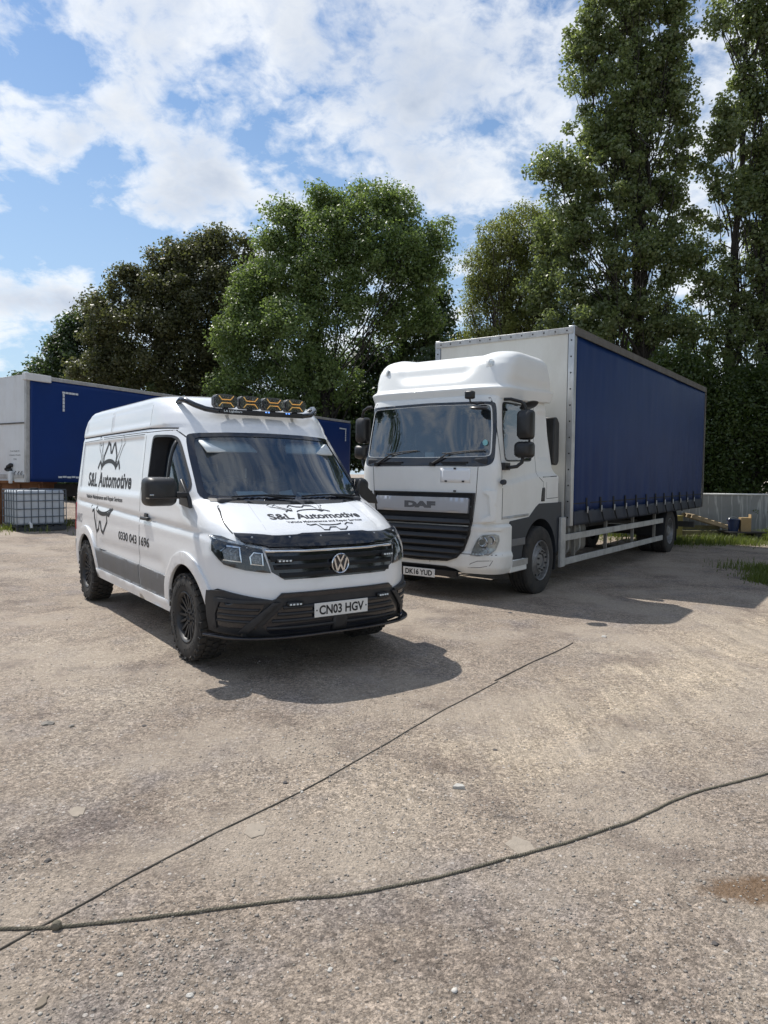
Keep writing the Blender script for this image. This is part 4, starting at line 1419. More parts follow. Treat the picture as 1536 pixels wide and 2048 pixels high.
MB().lathe([(0, .004), (.038, .003), (.040, 0)], 24, Matrix.Translation(tskin.hit('front', .94, 2.19, .001)) @ Matrix.Rotation(-PI / 2, 4, 'Z')).build('tax_sticker', mat('pale_blue_sticker', (.25, .55, .58), .5), truck)
MB().box((-.08, .07, 2.035), (.02, .15, .07)).build('dash_card', M_paper, truck)

# seams and panels on the front and sides
for y_ in (-.876, .876):
    tskin.ribbon('front_panel_seam', 'front', [[(y_, 1.865), (y_ * .975, 1.50), (y_ * .92, 1.12)]], .009, M_gap, truck)
for md in ('left', 'right'):
    tskin.ribbon('door_seam', md, [[(-.19, 2.80), (-.19, 1.16)]], .011, M_gap, truck)
    tskin.ribbon('door_seam', md, [[(-1.30, 2.78), (-1.31, 1.745), (-1.50, 1.66), (-1.50, 1.36)]], .009, M_gap, truck)
    tskin.ribbon('locker_seam', md, [[(-1.62, 1.66), (-1.62, 1.41), (-2.08, 1.42), (-2.08, 1.64)]], .008, M_gap, truck)
    tskin.ribbon('locker_seam', md, [[(-1.48, 1.735), (-2.02, 1.75)]], .012, M_gap, truck)
    tskin.patch('door_handle', md, [(-1.43, 1.375), (-1.44, 1.46), (-1.465, 1.575), (-1.55, 1.58), (-1.57, 1.555), (-1.56, 1.375)], M_black, truck, off=.004, step=.05, thick=.02)
    tskin.patch('door_trim', md, [(-.20, 1.165), (-.20, 1.20), (-1.0, 1.215), (-1.0, 1.18)], M_rail, truck, off=.006, step=.1, thick=.01)
ap = tskin.patch('access_panel', 'front', [(.30, 1.655), (.30, 1.850), (.765, 1.845), (.765, 1.650)], mat('clean_white_panel', (.80, .81, .82), .4, coat=.1, var=.02), truck, off=.006, step=.1, thick=.006)
for yy, zz_ in ((.53, 1.842), (.39, 1.668), (.66, 1.668), (.53, 1.535)):
    MB().box(tskin.hit('front', yy, zz_, .006), (.012, .035, .022)).build('panel_clip', M_black, truck)
for s in (-1, 1):   # vent step in the black band under the glass
    h = tskin.hit('front', s * .53 - .02, 1.925, .012)
    MB().box(h, (.022, .42, .020)).box(h + Vector((0, 0, -.028)), (.016, .36, .018)).build('step_vent', M_black, truck, bev=.004)
for y0, y1 in ((-.86, -.10), (.10, .95)):
    w_ = MB()
    base = tskin.hit('front', y0 + .06, 1.895, .03)
    mid = tskin.hit('front', y0 + .32, 2.045, .045)
    tip = tskin.hit('front', y1, 2.085 if y0 > 0 else 2.09, .03)
    b0 = tskin.hit('front', y0 + .22, 2.05, .024)
    w_.tube([base, mid], [.018, .010], 6)
    w_.tube([b0, mid, (mid + tip) / 2 + Vector((.006, 0, .008)), tip], .009, 6)
    w_.tube([base + Vector((-.03, 0, 0)), base + Vector((.02, 0, 0))], .03, 8)
    w_.build('wiper', M_black, truck)

# corner air deflectors either side of the grille
for s in (-1, 1):
    duct = [(s * .93, 1.12), (s * 1.10, 1.14), (s * 1.11, 1.545), (s * .985, 1.56), (s * .955, 1.53), (s * 1.035, 1.48), (s * 1.045, 1.22), (s * .93, 1.16)]
    tskin.patch('corner_deflector', 'front', duct, M_trw, truck, off=.048, step=.05, thick=.052, bev=.012)
    for zz_ in (1.68,):
        hh = tskin.hit('front', s * 1.145, zz_, .0)
        MB().lathe([(0, -.05), (.03, -.05), (.036, -.02), (.036, .02), (.02, .05), (0, .05)], 12, Matrix.Translation((-.13, s * 1.20, 1.665)) @ Matrix.Rotation(PI / 2 * s, 4, 'Z')).build('corner_marker', M_fender, truck)

# grille
TG = [(-.845, 1.515), (-.80, 1.12), (-.775, .95), (-.695, .73), (-.60, .625), (-.45, .57), (0, .555), (.45, .57), (.60, .625), (.695, .73), (.775, .95), (.80, 1.12), (.845, 1.515)]
tskin.patch('grille_backing', 'front', TG, M_strap, truck, off=.006, step=.07)
gw = lambda z: float(np.interp(z, [.57, .625, .73, .95, 1.12, 1.52], [.44, .58, .68, .76, .79, .84]))
for z0 in (1.13, 1.025, .92, .815, .715, .635):
    k0, k1 = gw(z0 - .03), gw(z0 + .03)
    q = MB()
    n_ = 15
    vs_ = []
    prof = [(.012, -.026), (.055, -.034), (.062, -.022), (.030, .026), (.010, .032)]
    for i in range(n_):
        t_ = -1 + 2 * i / (n_ - 1)
        for dx, dz in prof:
            vs_.append((dx + .012 * (1 - t_ * t_) - .02 * abs(t_) ** 6, t_ * k0, z0 + dz - .02 * t_ * t_ * 0))
    m_ = len(prof)
    fs_ = [(i * m_ + j, i * m_ + j + 1, (i + 1) * m_ + j + 1, (i + 1) * m_ + j) for i in range(n_ - 1) for j in range(m_ - 1)]
    q.add(vs_, fs_)
    o = q.build('grille_slat', M_grille, truck, ang=25)
    solid(o, .012)
fr = tskin.patch('grille_frame', 'front', [TG, shrink(TG, .955, .955)], M_grille, truck, off=.022, step=.06, thick=.03, bev=.006)
sb = tskin.patch('silver_bar', 'front', [(-.755, 1.24), (.755, 1.24), (.77, 1.42), (.755, 1.445), (-.755, 1.445), (-.77, 1.42)], M_silver, truck, off=.055, step=.08, thick=.06, bev=.012)
lettering('bar_lettering', 'DAF', flat((.0535, -.265, 1.292), (0, .52, 0), (0, 0, .095)), M_decalgrey, sb, bold=.085, spacing=1.0)

# bumper
for s in (-1, 1):
    md = 'left' if s > 0 else 'right'
    lamp_ = [(s * .80, .668), (s * .815, .755), (s * .89, .90), (s * .96, .955), (s * 1.10, .972), (s * 1.145, .955), (s * 1.15, .88), (s * 1.12, .76), (s * 1.06, .695), (s * .95, .672)]
    hl = tskin.patch('headlight', 'front', lamp_, mat('lamp_interior', (.40, .40, .38), .3, .6, var=.3, scale=25), truck, off=.003, step=.05)
    tskin.patch('lamp_bezel', 'front', [lamp_, shrink(lamp_, .93, .91)], M_rail, hl, off=.012, step=.05, thick=.012)
    for yy, zz_, r_ in ((s * .965, .86, .062), (s * 1.065, .885, .055), (s * 1.00, .745, .042)):
        p_ = tskin.hit('front', yy, zz_, .006)
        MB().lathe([(.0, -.012), (r_ * .5, -.006), (r_ * .86, .006), (r_, .016), (r_ * 1.08, .014), (r_ * 1.08, -.01)], 20, front_frame(p_) @ Matrix.Rotation(PI / 2, 4, 'X')).build('lamp_reflector', M_chrome, hl)
    for k in range(4):
        p_ = tskin.hit('front', s * (.84 + .045 * k), .690, .008)
        MB().box(p_, (.01, .03, .025)).build('led_lens', M_paper, hl)
    tskin.patch('lens', 'front', lamp_, M_lens, hl, off=.026, step=.05)
    tskin.ribbon('bumper_seam', 'front', [[(s * .62, .685), (s * 1.19, .690)]], .010, M_gap, truck)
    fog = [(s * .76, .50), (s * .80, .56), (s * .90, .60), (s * 1.10, .615), (s * 1.06, .545), (s * .93, .515)]
    tskin.ribbon('fog_lamp_outline', 'front', [fog + [fog[0]]], .009, M_vangrey, truck)
    # step block behind the bumper corner
    MB().prism([(-.40, .42), (-.40, .595), (-1.02, .58), (-1.05, .56), (-1.05, .47), (-.98, .42)], s * .86, s * 1.195).build('lower_step', M_trw, truck, bev=.015)
    MB().box((-.73, s * 1.197, .54), (.56, .012, .085)).build('step_kick_plate', M_alu, truck, bev=.004)
    MB().prism([(-.41, .66), (-.41, .60), (-1.02, .59), (-1.0, .70), (-.98, .76)], s * .80, s * 1.05).build('step_well', M_grille, truck)
    MB().box((-.64, s * 1.165, .83), (.46, .05, .10)).build('upper_step', M_vangrey, truck, bev=.008)
    # wing
    arc = [(-1.40 + .64 * math.cos(a), .52 + .60 * math.sin(a)) for a in np.linspace(R(178), R(12), 18)]
    wing = [(-.40, 1.13), (-.40, .60), (-.80, .595)] + [(-1.40 + .62 * math.cos(a), .52 + .60 * math.sin(a)) for a in np.linspace(R(6), R(176), 20)] + [(-2.16, .60), (-2.21, 1.10), (-2.20, 1.345), (-1.36, 1.345), (-1.25, 1.30), (-1.02, 1.165)]
    MB().prism(wing, s * .84, s * 1.175).build('front_wing', M_fender, truck, bev=.02)
    MB().prism([(-2.0, .30), (-2.06, .95), (-2.09, .95), (-2.04, .30)], s * .78, s * 1.16).build('mudflap', M_strap, truck)
    # snorkel behind the cab (left) and the cab mirrors
    mr = empty('wing_mirror', (0, 0, 0), 0, truck)
    def pod(c, sx, sy, sz, name, m_):
        pr = rrect(-sy / 2, -sz / 2, sy / 2, sz / 2, min(sy, sz) * .28)
        v_, f_ = [], []
        rings = ((-.5, .94), (-.45, 1), (-.05, 1), (.25, .92), (.42, .70), (.5, .42))
        for dx, k in rings:
            v_ += [(dx * sx, a * k, c2 * k) for a, c2 in pr]
        n2 = len(pr)
        for i in range(len(rings) - 1):
            f_ += [(i * n2 + j, i * n2 + (j + 1) % n2, (i + 1) * n2 + (j + 1) % n2, (i + 1) * n2 + j) for j in range(n2)]
        f_ += [tuple(range(n2)), tuple(range(len(v_) - 1, len(v_) - 1 - n2, -1))]
        return MB().add(v_, f_, Matrix.Translation(c)).build(name, m_, mr)
    pod((-.38, s * 1.375, 2.435), .17, .215, .40, 'main_mirror', M_black)
    pod((-.37, s * 1.365, 2.10), .20, .245, .22, 'wide_mirror', M_black)
    MB().tube([(-.28, s * 1.11, 2.775), (-.30, s * 1.20, 2.775), (-.36, s * 1.33, 2.735), (-.385, s * 1.37, 2.68), (-.385, s * 1.375, 2.60)], .022, 8).build('upper_arm', M_black, mr)
    MB().tube([(-.30, s * 1.14, 1.87), (-.30, s * 1.20, 1.862), (-.33, s * 1.29, 1.875), (-.37, s * 1.345, 1.93), (-.38, s * 1.36, 2.02)], .024, 8).box((-.27, s * 1.15, 1.875), (.16, .07, .10)).build('lower_arm', M_black, mr)
    if s > 0:
        kb = MB()
        kb.lathe([(0, -.022), (.10, -.018), (.125, .0), (.10, .02), (0, .03)], 20, Matrix.Translation((-.66, 1.30, 2.715)) @ Matrix.Rotation(.45, 4, 'X') @ Matrix.Rotation(PI / 2, 4, 'X') @ Matrix.Scale(1.5, 4, (1, 0, 0)))
        kb.build('kerb_mirror', M_black, mr)
        MB().tube([(-.60, 1.12, 2.79), (-.64, 1.30, 2.74)], .014, 6).build('kerb_arm', M_black, mr)
# front mirror over the nearside of the glass
fm = empty('front_mirror', (0, 0, 0), 0, truck)
MB().box((.10, .80, 2.815), (.09, .125, .105)).build('camera_pod', M_black, fm, bev=.02)
MB().tube([(.10, .80, 2.77), (.09, .80, 2.72), (.02, .86, 2.70), (-.05, .92, 2.72)], .014, 8).build('mirror_arm', M_black, fm)
MB().lathe([(0, -.028), (.09, -.022), (.122, .0), (.105, .016), (0, .026)], 24, Matrix.Translation((.08, .92, 2.645)) @ Matrix.Rotation(.12, 4, 'Y') @ Matrix.Rotation(PI / 2 - .1, 4, 'X')).build('mirror_dish', M_black, fm)

lb_ = tskin.patch('lower_bumper_slot', 'front', [(-.66, .425), (.66, .425), (.56, .475), (.42, .50), (-.42, .50), (-.56, .475)], M_grille, truck, off=.010, step=.07)
tskin.ribbon('bumper_seam', 'front', [[(.16, .50), (.16, .555)]], .008, M_gap, truck)
np2 = MB().box((.062, 0, .384), (.012, .53, .117)).build('number_plate', M_plate, truck, bev=.003)
lettering('plate_characters', 'DK16 YUD', flat((.0695, -.225, .346), (0, .45, 0), (0, 0, .077)), M_decal, np2, bold=.03)
MB().box((.02, 0, .40), (.07, 1.2, .08)).build('plate_holder', M_grille, truck)

# roof fairing
FZ = [2.79, 2.80, 2.93, 2.945, 2.965, 2.99, 3.28, 3.38, 3.44, 3.48, 3.505, 3.52, 3.528]
FXF = [-.20, -.175, -.135, -.14, -.175, -.20, -.31, -.385, -.46, -.56, -.68, -.85, -1.05]
FW = [1.10, 1.13, 1.155, 1.155, 1.15, 1.145, 1.14, 1.125, 1.10, 1.06, 1.01, .92, .75]
FXR = [-1.76, -1.86, -1.90, -1.90, -1.89, -1.88, -1.76, -1.72, -1.69, -1.66, -1.62, -1.55, -1.45]


def fair_fn(p):
    x, y, z = p
    hwid = np.interp(z, [3.0, 3.06, 3.2, 3.42, 3.56], [.40, .55, .64, .74, .80])
    k = sm(hwid + .06, hwid - .16, abs(y)) * sm(3.02, 3.20, z) * sm(-1.6, -.6, x)
    dx = -.050 * k
    dz = -.035 * k * sm(3.38, 3.50, z)
    # crease where the side meets the lip
    if abs(y) > .8 and x < -.3:
        y = y - (1 if y > 0 else -1) * .022 * sm(2.95, 2.98, z) * sm(3.16, 3.02, z)
    if x < -.6:
        z = z + (.055 * sm(-.5, -1.8, x) if z < 2.96 else 0)
    return (x + dx, y, z + dz)


frows = []
for z in np.unique(np.round(np.concatenate([np.arange(2.79, 3.50, .02), [2.80, 2.93, 2.94, 2.945, 2.955, 2.965, 3.49, 3.50, 3.51, 3.518, 3.524, 3.528]]), 4)):
    z = float(z)
    g = lambda T: float(np.interp(z, FZ, T))
    frows.append(dict(z=z, xr=g(FXR), rc=.10, xs=g(FXF) - .50, L=.50, w=g(FW), n=4.6, fn=fair_fn))
fv, ff = slices(frows, 40, 44)
fme = bpy.data.meshes.new('roof_fairing')
fme.from_pydata(fv, [], ff)
bm = bmesh.new(); bm.from_mesh(fme); bmesh.ops.recalc_face_normals(bm, faces=bm.faces); bm.to_mesh(fme); bm.free()
fme.polygons.foreach_set('use_smooth', [True] * len(fme.polygons))
fme.set_sharp_from_angle(angle=R(45))
fairing = link('roof_fairing', fme, M_trw, truck)
fskin = Skin(fv, ff, -0.7)
for s in (-1, 1):
    p_ = fskin.hit('polar', math.atan2(s * .905, .36), 3.285, .004)
    n_ = Vector((math.cos(.9), s * math.sin(.9), .25)).normalized()
    Mq = Matrix.Translation(p_) @ n_.to_track_quat('Y', 'Z').to_matrix().to_4x4()
    lp = MB().lathe([(0, .022), (.025, .018), (.036, .004), (.038, -.01)], 18, Mq).build('marker_lamp', M_paper, fairing)
    MB().lathe([(.038, .012), (.052, .008), (.056, -.006)], 18, Mq).build('lamp_ring', M_trw, lp)
    fskin.patch('lamp_recess_shade', 'polar', [(math.atan2(s * .80, .38), 3.225), (math.atan2(s * .92, .36), 3.24), (math.atan2(s * .95, .35), 3.32), (math.atan2(s * .87, .37), 3.33)], mat('shaded_white', (.60, .61, .60), .4), fairing, off=.002, step=.04)  # flush patch; the shade of a recess is put into its darker white

# box body
def crinkle(name, x0, x1, z0, z1, y, sgn, m, parent, nx=160, nz=26, amp=.018, seed=4):
    xs_, zs_ = np.linspace(x0, x1, nx), np.linspace(z0, z1, nz)
    X, Z = np.meshgrid(xs_, zs_)
    low = np.clip((z0 + (z1 - z0) * .55 - Z) / ((z1 - z0) * .5), 0, 1)
    D = amp * .5 * fbm(X, Z * .25, .9, 4, seed) + amp * 1.7 * low * fbm(X, Z * .10, 2.6, 3, seed + 1) + amp * .25 * fbm(X, Z * .2, 5.0, 2, seed + 2)
    Vv = np.stack([X, np.full_like(X, y) + sgn * D, Z], -1).reshape(-1, 3)
    ii, jj = np.meshgrid(np.arange(nz - 1), np.arange(nx - 1), indexing='ij')
    Ff = np.stack([ii * nx + jj, ii * nx + jj + 1, (ii + 1) * nx + jj + 1, (ii + 1) * nx + jj], -1).reshape(-1, 4)
    o = link(name, np_mesh(name, Vv, Ff, smooth=True), m, parent)
    solid(o, .006, 0)
    return o


BX0, BX1 = -2.35, -11.54
MB().box((BX0 - .03, 0, 2.53), (.06, 2.32, 3.0)).build('front_bulkhead', M_boxw, truck)
MB().box((BX0 - .02, 0, 4.025), (.09, 2.50, .10)).build('front_cap_rail', M_rail, truck, bev=.008)
for k in range(13):
    MB().lathe([(0, .012), (.012, .008), (.014, 0)], 8, Matrix.Translation((BX0 + .025, -1.15 + k * 2.3 / 12, 4.025)) @ Matrix.Rotation(-PI / 2, 4, 'Z')).build('cap_rivet', M_darkmetal, truck)
for s in (-1, 1):
    pl = MB().box((BX0 - .045, s * 1.222, 2.53), (.115, .10, 3.14)).build('corner_pillar', M_alu, truck, bev=.008)
    for k in range(12):
        MB().lathe([(0, .008), (.012, .006), (.014, 0)], 8, Matrix.Translation((BX0 + .013, s * 1.222, 1.10 + k * .252)) @ Matrix.Rotation(-PI / 2, 4, 'Z')).build('pillar_rivet', M_darkmetal, pl)
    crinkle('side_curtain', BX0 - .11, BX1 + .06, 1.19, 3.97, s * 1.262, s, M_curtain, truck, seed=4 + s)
    MB().box(((BX0 + BX1) / 2, s * 1.255, 4.02), (BX0 - BX1, .075, .12)).box(((BX0 + BX1) / 2, s * 1.288, 3.985), (BX0 - BX1 - .06, .02, .075)).build('roof_rail', M_roofrail, truck, bev=.008)
    crinkle('curtain_skirt', BX0 - .12, BX1 + .06, .965, 1.20, s * 1.270, s, M_skirt, truck, nx=160, nz=6, amp=.016, seed=9 + s)
    MB().box(((BX0 + BX1) / 2, s * 1.275, 1.315), (BX0 - BX1 - .2, .012, .018)).build('curtain_hem', M_strap, truck)
    MB().box(((BX0 + BX1) / 2, s * 1.23, 1.12), (BX0 - BX1 - .1, .06, .14)).build('side_rave', M_darkmetal, truck)
    for k in range(12):
        x_ = -3.01 - k * .682
        st_ = empty('buckle_strap', (0, 0, 0), 0, truck)
        MB().add([(x_ - .03, s * 1.284, 1.40), (x_ + .03, s * 1.284, 1.40), (x_ + .03, s * 1.296, 1.17), (x_ - .03, s * 1.296, 1.17), (x_ - .03, s * 1.270, 1.40), (x_ + .03, s * 1.270, 1.40), (x_ + .03, s * 1.280, 1.17), (x_ - .03, s * 1.280, 1.17)], [(0, 1, 2, 3), (7, 6, 5, 4), (0, 3, 7, 4), (1, 5, 6, 2), (0, 4, 5, 1), (3, 2, 6, 7)]).build('strap', M_strap, st_)
        MB().box((x_, s * 1.302, 1.20), (.035, .016, .11)).build('buckle', M_alu, st_, bev=.004)
        MB().tube([(x_ - .005, s * 1.298, 1.18), (x_ - .05, s * 1.31, 1.06), (x_ - .12, s * 1.312, .955 + .02 * (k % 3))], .014, 5).build('strap_tail', M_strap, st_)
    # side guards
    sg_ = empty('side_guard', (0, 0, 0), 0, truck)
    for zz_ in (.785, .405):
        MB().box((-5.05, s * 1.215, zz_), (5.80, .035, .105)).build('guard_rail', M_rail, sg_, bev=.006)
    MB().box((-2.18, s * 1.205, .72), (.19, .05, .78)).build('guard_end_post', M_rail, sg_, bev=.01)
    for x_ in (-2.75, -4.30, -5.90, -7.45):
        MB().box((x_, s * 1.17, .76), (.055, .05, .78)).build('guard_post', M_tank, sg_)
MB().box(((BX0 + BX1) / 2, 0, 4.07), (BX0 - BX1 - .05, 2.50, .02)).build('box_roof', mat('translucent_roof_sheet', (.55, .55, .52), .6), truck)
MB().box(((BX0 + BX1) / 2, 0, 1.14), (BX0 - BX1 - .1, 2.40, .12)).build('box_floor', M_darkmetal, truck)
MB().box((BX1 + .03, 0, 2.55), (.06, 2.50, 2.95)).build('rear_door', M_boxw, truck)
MB().box((BX1 - .02, 1.235, 2.5), (.09, .09, 3.05)).build('rear_post', M_roofrail, truck)
MB().box((BX1 - .02, -1.235, 2.5), (.09, .09, 3.05)).build('rear_post', M_roofrail, truck)
MB().box((-6.3, .42, .88), (9.6, .09, .26)).build('chassis_rail', M_darkmetal, truck)
MB().box((-6.3, -.42, .88), (9.6, .09, .26)).build('chassis_rail', M_darkmetal, truck)
MB().box((BX1 + .25, 0, .52), (.12, 2.3, .14)).build('underrun_bar', M_darkmetal, truck)
for s in (-1, 1):
    MB().tube([(BX1 + .25, s * .5, .52), (BX1 + .7, s * .45, .85)], .04).build('underrun_arm', M_darkmetal, truck)
    MB().box((BX1 + .03, s * .98, 1.04), (.08, .36, .10)).build('tail_lamp', M_red, truck, bev=.01)
MB().box((BX1 + .02, .60, .98), (.06, .25, .14)).build('tail_bracket', M_darkmetal, truck)
tk = MB().prism(rrect(.52, .46, 1.08, .98, .13, 6), -3.55, -2.45, axis='x').build('fuel_tank', M_tank, truck)
for x_ in (-2.75, -3.25):
    MB().prism(rrect(.505, .445, 1.095, .995, .14, 6), x_ - .03, x_ + .03, axis='x').build('tank_strap', M_rail, tk)
MB().prism(rrect(-1.05, .46, -.52, .98, .13, 6), -4.0, -2.7, axis='x').build('air_tank', M_darkmetal, truck)
MB().tube([(-3.2, .2, .80), (-8.4, .1, .75)], .06).build('prop_shaft', M_darkmetal, truck)
MB().prism([(-1.96, 1.93), (-2.0, 2.66), (-2.10, 2.66), (-2.19, 2.58), (-2.20, 1.98), (-2.14, 1.92)], .86, 1.12).build('air_intake', M_black, truck, bev=.02)
MB().box((-2.0, .3, 1.3), (.5, 1.2, .9)).build('engine_cover', M_darkmetal, truck)


def lorry_wheel(loc, s, parent, rear=False):
    w = empty('wheel', loc, 0 if s < 0 else PI, parent)
    hw, ro = .155, .505
    ri = .295
    prof = [(ri, -hw + .02), (ri + .02, -hw), (ri + .06, -hw - .004), (.42, -hw - .004), (.470, -hw + .006), (.492, -hw + .02), (ro, -hw + .045)]
    for g_ in (-.075, -.025, .025, .075):
        prof += [(ro, g_ - .008), (ro - .014, g_ - .006), (ro - .014, g_ + .006), (ro, g_ + .008)]
    prof += [(ro, hw - .045), (.48, hw - .006), (.42, hw), (ri, hw - .02)]
    MB().lathe(prof, 64).build('tyre', M_rubber, w, ang=30)
    if rear:
        MB().lathe(prof, 48, Matrix.Translation((0, .33, 0))).build('inner_tyre', M_rubber, w, ang=30)
        pr = [(.30, -hw + .01), (.292, -hw + .005), (.280, -hw + .02), (.265, -.04), (.235, .02), (.16, .03), (.12, .02), (.12, -.10), (.09, -.13), (.0, -.135)]
    else:
        pr = [(.30, -hw + .01), (.292, -hw - .008), (.280, -hw + .005), (.272, -.09), (.262, -.075), (.20, -.118), (.172, -.150), (.168, -.165), (.105, -.165), (.10, -.13), (.088, -.125), (.085, -.15), (.0, -.155)]
    M_rim = M_steel
    rim = MB().lathe(pr, 48).build('rim', M_rim, w, ang=25)
    hl_ = MB()
    for k in range(10):
        a = 2 * PI * k / 10
        if rear:
            hl_.lathe([(0, -.004), (.024, -.003), (.026, .012)], 10, Matrix.Rotation(-a, 4, 'Y') @ Matrix.Translation((.243, .0, 0)))
        else:
            hl_.lathe([(0, -.006), (.026, -.005), (.029, .012)], 10, Matrix.Rotation(-a, 4, 'Y') @ Matrix.Translation((.234, -.098, 0)) @ Matrix.Rotation(.55, 4, 'Z'))
    o = hl_.build('hand_hole', M_strap, rim)
    o['kind'] = 'stuff'
    nt_ = MB()
    for k in range(10):
        a = 2 * PI * (k + .5) / 10
        nt_.lathe([(0, -.03), (.013, -.028), (.016, 0)], 6, Matrix.Rotation(-a, 4, 'Y') @ Matrix.Translation((.138, .0 if rear else -.165, 0)))
    o = nt_.build('wheel_nut', M_darkmetal, rim)
    o['kind'] = 'stuff'
    return w


for s in (-1, 1):
    lorry_wheel((-1.38, s * 1.05, .505), s, truck)
    lorry_wheel((-8.645, s * 1.06, .505), s, truck, True)
    arc_o = [(-8.645 + .60 * math.cos(a), .505 + .60 * math.sin(a)) for a in np.linspace(R(-8), R(178), 20)]
    arc_i = [(-8.645 + .575 * math.cos(a), .505 + .575 * math.sin(a)) for a in np.linspace(R(178), R(-8), 20)]
    MB().prism(arc_o + arc_i, s * .62, s * 1.24).build('rear_mudguard', M_strap, truck)
    MB().box((-9.28, s * .95, .52), (.02, .5, .55)).build('mudflap', M_strap, truck)
    MB().tube([(-1.38, 0, .5), (-1.38, s * .95, .5)], .07).build('axle', M_darkmetal, truck)
    MB().tube([(-8.645, 0, .5), (-8.645, s * .95, .5)], .11).build('axle', M_darkmetal, truck)

# ------------------------------------------------------------------ pixel rays of the measured photograph, used to find real positions
CAM_M = cam.matrix_world.copy()
def ray_at(px, py):
    d = Vector(((px - 768) / 1414.87, (1024 - py) / 1414.87, -1.0))
    return (CAM_M.to_3x3() @ d)
def at(px, py, Y):
    """the point at distance Y down the yard that the photograph shows at this place"""
    d = ray_at(px, py)
    return Vector((0, 0, 1.739)) + d * (Y / d.y)
def on_ground(px, py):
    d = ray_at(px, py)
    p = Vector((0, 0, 1.739)) + d * (-1.739 / d.z)
    for _ in range(6):
        g = ground_h(p.x, p.y)
        p = Vector((0, 0, 1.739)) + d * ((g - 1.739) / d.z)
    return p


# ------------------------------------------------------------------ parked trailer on the left
M_tcurt = mat('royal_blue_curtain', (0.004, 0.030, 0.155), 0.45, var=0.08, scale=1.2, dirt=0.15, dirt_sheen_col=(0.02, 0.05, 0.13), bump=0.1, bscale=4, spec=0.3)
M_twhite = mat('trailer_white_panel', (0.70, 0.72, 0.73), 0.45, var=0.03, dirt=0.35, dirt_sheen_col=(0.42, 0.38, 0.32), scale=1.5)
M_tape = mat('white_marking_tape', (0.62, 0.66, 0.70), 0.5, var=0.1)
M_rust = mat('rusty_brown_steel', (0.20, 0.085, 0.035), 0.8, var=0.3, scale=4, dirt=0.5, dirt_sheen_col=(0.10, 0.05, 0.03))
TL = 14.8
TRZ = math.atan2(12.4, 8.11)
trl = empty('curtain_trailer', (-9.62, 19.0, 0.23))
trl.rotation_euler = (0, 0.0182, TRZ)
tag(trl, 'long blue curtain sided trailer with white front panel parked behind the van', 'trailer')
TZ0, TZ1 = 1.20, 4.09
MB().box((.03, 1.275, (TZ0 + TZ1) / 2), (.06, 2.40, TZ1 - TZ0)).build('front_panel', M_twhite, trl, bev=.01)
MB().box((-.012, 1.275, 2.80), (.03, 2.38, .035)).build('panel_rail', M_roofrail, trl)
MB().box((-.012, 1.275, 1.36), (.03, 2.3, .10)).build('lower_rail', M_rail, trl)
for y_ in (.035, 2.515):
    MB().box((.03, y_, (TZ0 + TZ1) / 2), (.11, .09, TZ1 - TZ0)).build('corner_post', M_rail, trl, bev=.01)
MB().box((.30, .02, 4.03), (.75, .16, .19)).build('corner_cap', M_twhite, trl, bev=.015)
MB().box((TL / 2 + .2, .02, 4.05), (TL - .6, .09, .10)).build('roof_rail', M_rail, trl, bev=.01)
MB().box((TL / 2, 1.275, 4.06), (TL, 2.4, .03)).build('roof', M_twhite, trl)
def tcurtain(y, s):
    nx, nz = 180, 24
    X, Z = np.meshgrid(np.linspace(.10, TL - .05, nx), np.linspace(1.22, 4.0, nz))
    D = .012 * fbm(X, Z * .3, .8, 4, 31) + .02 * np.exp(-((X - 1.95 + .35 * (2.4 - Z)) / .22) ** 2) * np.clip((2.6 - Z) / 1.2, 0, 1) - .02 * np.exp(-((X - .45) / .3) ** 2)
    Vv = np.stack([X, np.full_like(X, y) + s * D, Z], -1).reshape(-1, 3)
    ii, jj = np.meshgrid(np.arange(nz - 1), np.arange(nx - 1), indexing='ij')
    Ff = np.stack([ii * nx + jj, ii * nx + jj + 1, (ii + 1) * nx + jj + 1, (ii + 1) * nx + jj], -1).reshape(-1, 4)
    solid(link('side_curtain', np_mesh('side_curtain', Vv, Ff, True), M_tcurt, trl), .006, 0)
tcurtain(.0, -1)
tcurtain(2.55, 1)
def tseg(x, z, w, h):
    MB().box((x, -.030, z), (w, .012, h)).build('marking_segment', M_tape, trl)
for k in range(5):
    tseg(1.05 + k * .10, 3.72, .085, .055)
    tseg(1.05, 3.64 - k * .10, .055, .085)
    tseg(TL - .45 - k * .10, 3.72, .085, .055)
    tseg(TL - .45, 3.64 - k * .10, .055, .085)
for k in range(26):
    tseg(.95 + k * .135, 1.36 + .01 * (k % 2), .115, .05)
for k in range(20):
    st_ = MB().box((1.75 + k * .66, -.035, 1.45), (.055, .014, .40)).build('buckle_strap', M_strap, trl)
    MB().box((1.75 + k * .66, -.05, 1.30), (.04, .02, .12)).build('buckle', M_alu, st_)
for i, (tx, w_) in enumerate((('Gross Weight 24 t', .46), ('Unladen Weight', .56), ('7350', .16))):
    lettering('panel_lettering', tx, flat((-.004, 0.56 + w_ / 2, 2.02 - i * .11), (0, -w_, 0), (0, 0, .045)), M_decalgrey, trl, bold=.01)
for i, (y_, z_) in enumerate(((.80, 1.62), (.70, 1.66), (.74, 1.52), (.88, 1.55))):
    MB().lathe([(0, -.07), (.05, -.06), (.06, .0), (.03, .05), (0, .06)], 10, Matrix.Translation((-.06, y_, z_)) @ Matrix.Rotation(PI / 2, 4, 'Z')).build('air_coupling', M_black, trl)
for y_ in (.20, .34, .52):
    MB().tube([(-.01, y_, 1.50), (-.04, y_ + .02, 1.44), (-.01, y_ + .03, 1.36)], .010, 6).build('rope_hook', M_black, trl)
MB().box((-.06, .70, 1.33), (.08, .14, .34)).build('lamp_bracket', M_twhite, trl, bev=.02)
